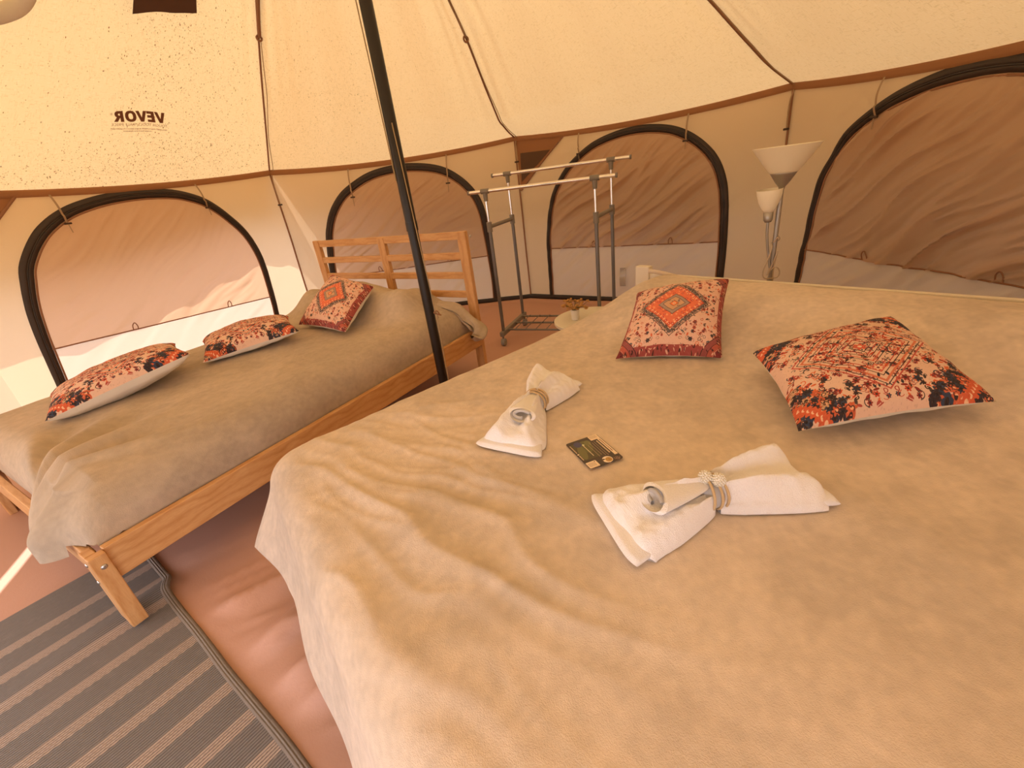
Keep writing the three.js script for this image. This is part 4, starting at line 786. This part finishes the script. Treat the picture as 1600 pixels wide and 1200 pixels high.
// ---------------------------------------------------------------- striped rug
{
  const map = canvasTexture(1024, 1536, (ctx, w, h) => {
    // x runs along the stripes, y across them
    ctx.fillStyle = '#807a75'; ctx.fillRect(0, 0, w, h);
    const n = 11, per = h / n;
    for (let k = 0; k < 10; k++) {
      ctx.fillStyle = '#b5a293';
      const t = per * 0.29, y0 = (1 - (0.19 + 0.127 * k) / 1.42) * h - t / 2;
      ctx.beginPath(); ctx.moveTo(0, y0);
      for (let x = 0; x <= w; x += 12) ctx.lineTo(x, y0 + ((x / 12) % 2 ? 4.5 : 0));
      for (let x = w; x >= 0; x -= 12) ctx.lineTo(x, y0 + t + ((x / 12) % 2 ? 4.5 : 0));
      ctx.fill();
      ctx.fillStyle = 'rgba(120,100,85,0.5)'; for (let x = 0; x < w; x += 12) for (let j = 1; j < 4; j++) ctx.fillRect(x + (j % 2) * 5, y0 + j * t / 4, 5, 2);
    }
    ctx.fillStyle = 'rgba(50,42,38,0.55)'; for (let y = 0; y < h; y += 8.53) ctx.fillRect(0, y, w, 2.6);
    for (let k = 0; k < 9000; k++) { ctx.fillStyle = rnd() < 0.5 ? 'rgba(60,50,40,0.08)' : 'rgba(220,205,190,0.08)'; ctx.fillRect(rnd() * w, rnd() * h, 6 + rnd() * 14, 2); }
  });
  const bump = canvasTexture(64, 512, (ctx, w, h) => { for (let y = 0; y < h; y++) { const k = 128 + 110 * Math.sin(y / 8 * Math.PI * 2) | 0; ctx.fillStyle = `rgb(${k},${k},${k})`; ctx.fillRect(0, y, w, 1); } }, false);
  bump.wrapS = bump.wrapT = THREE.RepeatWrapping; bump.repeat.set(1, 3.75);
  const mat = new THREE.MeshStandardMaterial({ map, roughness: 0.75, side: THREE.DoubleSide, bumpMap: bump, bumpScale: 0.0015 });
  const K = V(-1.575, 0, -1.415), e1 = V(0.768, 0, 0.640).normalize(), e2 = V(-0.640, 0, 0.768).normalize();
  const rug = thing('rug', 'grey outdoor rug woven with pale zigzag stripes, under the foot leg of the pine bed', 'rug', K.toArray());
  const LX = 0.95, LY = 1.42; // along the stripes, across them
  const height = (a, b) => { // a across the stripes from K, b along them: one buckle near the bed leg, gentle ripples
    const c = 0.365 + 0.10 * b; return 0.010 + 0.020 * Math.exp(-(((a - c) / 0.045) ** 2)) * Math.exp(-((b / 0.36) ** 2)) + 0.003 * noise(a * 3, b * 3) + 0.003 * Math.max(0, noise(a * 2.2, b * 0.8, 4));
  };
  const jog = (a, b) => 0.012 * Math.tanh((a - 0.37) / 0.02) * Math.exp(-((b / 0.3) ** 2)) - 0.012 + 0.006 * noise(a * 3.1);
  const at = (a, b, o = 0) => e1.clone().multiplyScalar(a).addScaledVector(e2, b + jog(a, b)).setY(height(a, b) + o);
  mesh('rug_weave', surf(60, 200, (u, v) => at(v * LY, 0.02 + u * LX), (u, v) => [u, v]), mat, rug);
  mesh('rug_binding', surf(120, 20, (u, v) => { const w = v * 0.026; return at(u * LY, w, 0.004 * Math.sin(Math.PI * v) - 0.0022 * Math.exp(-(((v - 0.42) / 0.06) ** 2)) - 0.0022 * Math.exp(-(((v - 0.68) / 0.06) ** 2)) + (v < 0.12 ? -0.008 * (1 - v / 0.12) : 0) + 0.0008); }, (u, v) => [u * 2, v * 0.036]), std(lin(0.24, 0.20, 0.165), 0.8, { bumpMap: rep(canvasWeave, 8), bumpScale: 0.0006 }), rug);
}

// ---------------------------------------------------------------- centre pole with its cord
{
  const pole = thing('tent_pole', 'black metal centre pole standing between the two beds', 'pole', [POLE[0], 0, POLE[1]]);
  mesh('pole_section', rod([0, 0.004, 0], [0, 1.02, 0], 0.0245, 28), M.black, pole);
  mesh('pole_section', rod([0, 1.0, 0], [0, 2.02, 0], 0.0262, 28), M.black, pole);
  mesh('pole_section', rod([0, 2.0, 0], [0, 2.97, 0], 0.0245, 28), M.black, pole);
  mesh('pole_joint', rod([0, 0.985, 0], [0, 1.025, 0], 0.0275, 28), M.black, pole);
  mesh('pole_foot', rod([0, 0, 0], [0, 0.02, 0], 0.03, 24), M.black, pole);
  const cord = mesh('pole_cord', tube([[0.010, 1.42, 0.029], [0.016, 1.2, 0.028], [0.022, 0.95, 0.025], [0.030, 0.72, 0.024], [0.034, 0.60, 0.022], [0.044, 0.56, 0.02]], 0.0028, 80, 6), M.rope, pole);
  mesh('cord_knot', tube([[0.028, 0.585, 0.022], [0.05, 0.578, 0.02], [0.042, 0.60, 0.03], [0.026, 0.592, 0.03], [0.06, 0.575, 0.026]], 0.003, 40, 6), M.piping, cord);
  mesh('pole_cord', tube([[0.038, 0.58, 0.02], [0.034, 0.4, 0.022], [0.031, 0.2, 0.022], [0.028, 0.03, 0.022]], 0.0028, 50, 6), M.rope, pole);
  const hi = mesh('pole_cord', tube([[-0.034, 2.02, 0.012], [-0.034, 1.8, 0.012], [-0.030, 1.55, 0.014], [-0.027, 1.35, 0.016], [-0.026, 1.2, 0.016]], 0.0028, 60, 6), M.rope, pole);
  for (let k = 0; k < 3; k++) mesh('cord_loop', tube([[-0.036, 2.03, 0.012], [-0.056 - k * 0.008, 2.01, 0.02], [-0.062 - k * 0.007, 1.965 - k * 0.008, 0.02], [-0.05, 1.955 - k * 0.006, 0.016], [-0.038, 2.0, 0.012]], 0.003, 30, 6), M.rope, hi);
}

// ---------------------------------------------------------------- clothes rack
{
  const LF = V(-0.01, 0, -3.22), RF = V(0.66, 0, -2.92), LR = V(0.17, 0, -3.62), RR = V(0.863, 0, -3.31);
  const rack = thing('clothes_rack', 'grey double-rail clothes rack on castors, standing empty behind the large bed', 'clothes rack', [0, 0, 0]);
  const up = (p, y) => p.clone().setY(y), H = { f: 1.09, r: 1.18 };
  const along = RF.clone().sub(LF).normalize(), across = LR.clone().sub(LF).normalize();
  for (const [p, h] of [[LF, H.f], [RF, H.f], [LR, H.r], [RR, H.r]]) {
    const post = mesh('post', rod(up(p, 0.10), up(p, 0.865), 0.0125, 18), M.greyPaint, rack);
    mesh('upper_tube', rod(up(p, 0.86), up(p, h - 0.02), 0.0088, 16), M.chrome, post);
    mesh('rail_clamp', merged([rod(up(p, h - 0.062), up(p, h - 0.012), 0.0135, 14, 0.017), rod(up(p, h).addScaledVector(along, -0.028), up(p, h).addScaledVector(along, 0.028), 0.0165, 16)]), M.greyPlastic, post);
    mesh('height_sleeve', rod(up(p, 0.83), up(p, 0.895), 0.0185, 16), M.greyPlastic, post);
  }
  for (const [a, b, h] of [[LF, RF, H.f], [LR, RR, H.r]]) {
    const rail = mesh('hanging_rail', rod(up(a, h).addScaledVector(along, -0.115), up(b, h).addScaledVector(along, 0.125), 0.0115, 18), M.chrome, rack);
    for (const [p, s] of [[a, -0.12], [b, 0.13]]) mesh('end_cap', rod(up(p, h).addScaledVector(along, s - 0.006), up(p, h).addScaledVector(along, s + 0.006), 0.0145, 16), M.greyPlastic, rail);
  }
  for (const [a, b] of [[LF, LR], [RF, RR]]) {
    mesh('cross_bar', rod(up(a, 0.865), up(b, 0.865), 0.0135, 14), M.greyPlastic, rack);
    const d = b.clone().sub(a).normalize(), base = mesh('base_bar', (() => { const g = board(a.distanceTo(b) + 0.09, 0.038, 0.034, 0.008); g.rotateY(Math.atan2(-d.z, d.x)); const c = a.clone().add(b).multiplyScalar(0.5); return g.translate(c.x, 0.095, c.z); })(), M.greyPlastic, rack);
    for (const [p, s] of [[a, -0.02], [b, 0.02]]) { const c = p.clone().addScaledVector(d, s); const cas = mesh('caster', rod(up(c, 0.052), up(c, 0.08), 0.008, 10), M.greyPlastic, rack); mesh('wheel', merged([rod(up(c, 0.028).addScaledVector(along, -0.014), up(c, 0.028).addScaledVector(along, 0.014), 0.0275, 22), new THREE.SphereGeometry(0.026, 16, 10).scale(0.8, 1, 0.8).translate(c.x, 0.034, c.z)]), M.wheel, cas); }
  }
  // shoe grid between the base bars
  const g0 = LF.clone().lerp(LR, 0.12), g1 = LF.clone().lerp(LR, 0.88), h0 = RF.clone().lerp(RR, 0.12), h1 = RF.clone().lerp(RR, 0.88);
  for (const t of [0, 0.5, 1]) mesh('grid_rod', rod(up(g0.clone().lerp(g1, t), 0.104), up(h0.clone().lerp(h1, t), 0.104), 0.0075, 12), M.greyPaint, rack);
  for (let k = 1; k < 9; k++) mesh('grid_wire', rod(up(g0.clone().lerp(h0, k / 9), 0.114), up(g1.clone().lerp(h1, k / 9), 0.114), 0.0032, 8), M.greyPaint, rack);
}

// ---------------------------------------------------------------- floor lamp
{
  const lamp = thing('floor_lamp', 'silver floor lamp with a wide cream bowl shade and a small reading shade', 'floor lamp', [1.35, 0, -2.155]);
  mesh('base', new THREE.LatheGeometry([[0, 0], [0.125, 0], [0.13, 0.008], [0.12, 0.02], [0.05, 0.032], [0.018, 0.045], [0.012, 0.06]].map(([x, y]) => new THREE.Vector2(x, y)), 40), M.lampSteel, lamp);
  mesh('pole', rod([0, 0.04, 0], [0, 0.985, 0], 0.0105, 18), M.lampSteel, lamp);
  mesh('shade_holder', new THREE.LatheGeometry([[0.0115, 0.955], [0.014, 0.965], [0.03, 0.985], [0.051, 1.018], [0.0555, 1.026], [0.05, 1.027], [0.0, 1.02]].map(([x, y]) => new THREE.Vector2(x, y)), 44), M.lampSteel, lamp);
  mesh('lamp_shade', new THREE.LatheGeometry([[0.0, 1.022], [0.052, 1.022], [0.062, 1.032], [0.085, 1.062], [0.115, 1.103], [0.135, 1.131], [0.1375, 1.134], [0.134, 1.1345], [0.112, 1.106], [0.082, 1.066], [0.058, 1.034], [0.0, 1.028]].map(([x, y]) => new THREE.Vector2(x, y)), 56), M.lampShade, lamp);
  // reading light on a short gooseneck, on the side towards the large bed
  const side = V(-0.93, 0, -0.25).normalize().multiplyScalar(0.062), neck = [V(-0.012, 0.60, 0.004), side.clone().multiplyScalar(0.42).setY(0.68), side.clone().multiplyScalar(0.62).setY(0.76), side.clone().multiplyScalar(0.66).setY(0.82)];
  const arm = mesh('reading_arm', tube(neck, 0.006, 40, 8), M.lampSteel, lamp);
  const tilt = new THREE.Matrix4().makeTranslation(side.x * 0.66, 0.815, side.z * 0.66).multiply(new THREE.Matrix4().makeRotationZ(0.06));
  mesh('socket', new THREE.LatheGeometry([[0, -0.002], [0.014, 0], [0.02, 0.01], [0.021, 0.044], [0.0, 0.046]].map(([x, y]) => new THREE.Vector2(x, y)), 28).applyMatrix4(tilt), M.lampSteel, arm);
  mesh('reading_shade', new THREE.LatheGeometry([[0.0, 0.044], [0.02, 0.044], [0.03, 0.06], [0.044, 0.09], [0.052, 0.122], [0.055, 0.145], [0.0525, 0.145], [0.049, 0.122], [0.041, 0.092], [0.027, 0.062], [0.0, 0.05]].map(([x, y]) => new THREE.Vector2(x, y)), 44).applyMatrix4(tilt), M.lampShade, arm);
  mesh('pole_collar', rod([0, 0.50, 0], [0, 0.55, 0], 0.0145, 16), M.lampSteel, lamp);
  const cord = (pts, r = 0.003) => mesh('lamp_cord', tube(pts.map(([x, y, z]) => V(x, y, z)), r, 70, 6), M.cable, lamp);
  cord([[-0.014, 0.72, 0.012], [0.0, 0.745, 0.02], [0.014, 0.735, 0.014], [0.010, 0.72, -0.004], [-0.012, 0.715, -0.008], [-0.018, 0.70, 0.010], [-0.03, 0.66, 0.018], [-0.052, 0.60, 0.02], [-0.05, 0.56, 0.022], [-0.02, 0.55, 0.024], [0.02, 0.552, 0.022], [0.03, 0.575, 0.02], [0.015, 0.60, 0.018], [-0.008, 0.595, 0.016], [-0.028, 0.565, 0.014]]);
  cord([[-0.028, 0.565, 0.014], [-0.005, 0.63, 0.018], [0.012, 0.68, 0.014], [0.0, 0.60, 0.016], [0.006, 0.50, 0.014], [0.012, 0.46, 0.012], [-0.012, 0.42, 0.012], [-0.016, 0.3, 0.01], [-0.014, 0.06, 0.01]]);
}

// ---------------------------------------------------------------- side table and potted plant
{
  const t = thing('side_table', 'low round white side table tucked behind the large bed', 'side table', [0.56, 0, -2.665]);
  mesh('table_top', new THREE.LatheGeometry([[0, 0.276], [0.24, 0.276], [0.245, 0.281], [0.245, 0.296], [0.241, 0.3], [0, 0.3]].map(([x, y]) => new THREE.Vector2(x, y)), 64), M.whiteTop, t);
  for (let k = 0; k < 3; k++) { const a = k * 2.094 + 0.4; mesh('leg', rod([Math.cos(a) * 0.19, 0.004, Math.sin(a) * 0.19], [Math.cos(a) * 0.13, 0.278, Math.sin(a) * 0.13], 0.011, 14, 0.015), M.whiteTop, t); }
  const P = [0.45, 0.3005, -2.672];
  const pl = thing('potted_plant', 'small white pot of dried orange flowers on the round side table', 'potted plant', P);
  mesh('pot', new THREE.LatheGeometry([[0, 0], [0.021, 0], [0.024, 0.003], [0.027, 0.062], [0.0272, 0.066], [0.024, 0.066], [0.022, 0.055], [0, 0.054]].map(([x, y]) => new THREE.Vector2(x, y)), 36), M.pot, pl);
  mesh('soil', new THREE.CylinderGeometry(0.0235, 0.0235, 0.01, 24).translate(0, 0.06, 0), M.soil, pl);
  const stems = [], heads = [];
  seed = 5;
  for (let k = 0; k < 42; k++) {
    const a = rnd() * 6.28, s = 0.015 + 0.075 * Math.sqrt(rnd()), top = V(Math.cos(a) * s, 0.085 + 0.055 * rnd() * (1 - s * 5), Math.sin(a) * s);
    stems.push(tube([V(Math.cos(a) * 0.012, 0.06, Math.sin(a) * 0.012), V(top.x * 0.5, 0.085, top.z * 0.5), top], 0.0011, 8, 5));
    for (let j = 0; j < 3; j++) { const g = new THREE.SphereGeometry(0.006 + 0.0035 * rnd(), 7, 5); const p = g.attributes.position; for (let i = 0; i < p.count; i++) { const q = 1 + 0.45 * noise(p.getX(i) * 260 + k, p.getY(i) * 260, p.getZ(i) * 260 + j); p.setXYZ(i, p.getX(i) * q, p.getY(i) * 0.6 * q, p.getZ(i) * q); } g.computeVertexNormals(); heads.push(g.translate(top.x + (rnd() - 0.5) * 0.02, top.y + (rnd() - 0.5) * 0.01, top.z + (rnd() - 0.5) * 0.02)); }
  }
  mesh('stems', merged(stems), M.stem, pl);
  mesh('flower_heads', merged(heads), M.dried, pl);
}

renderer.render(scene, camera);
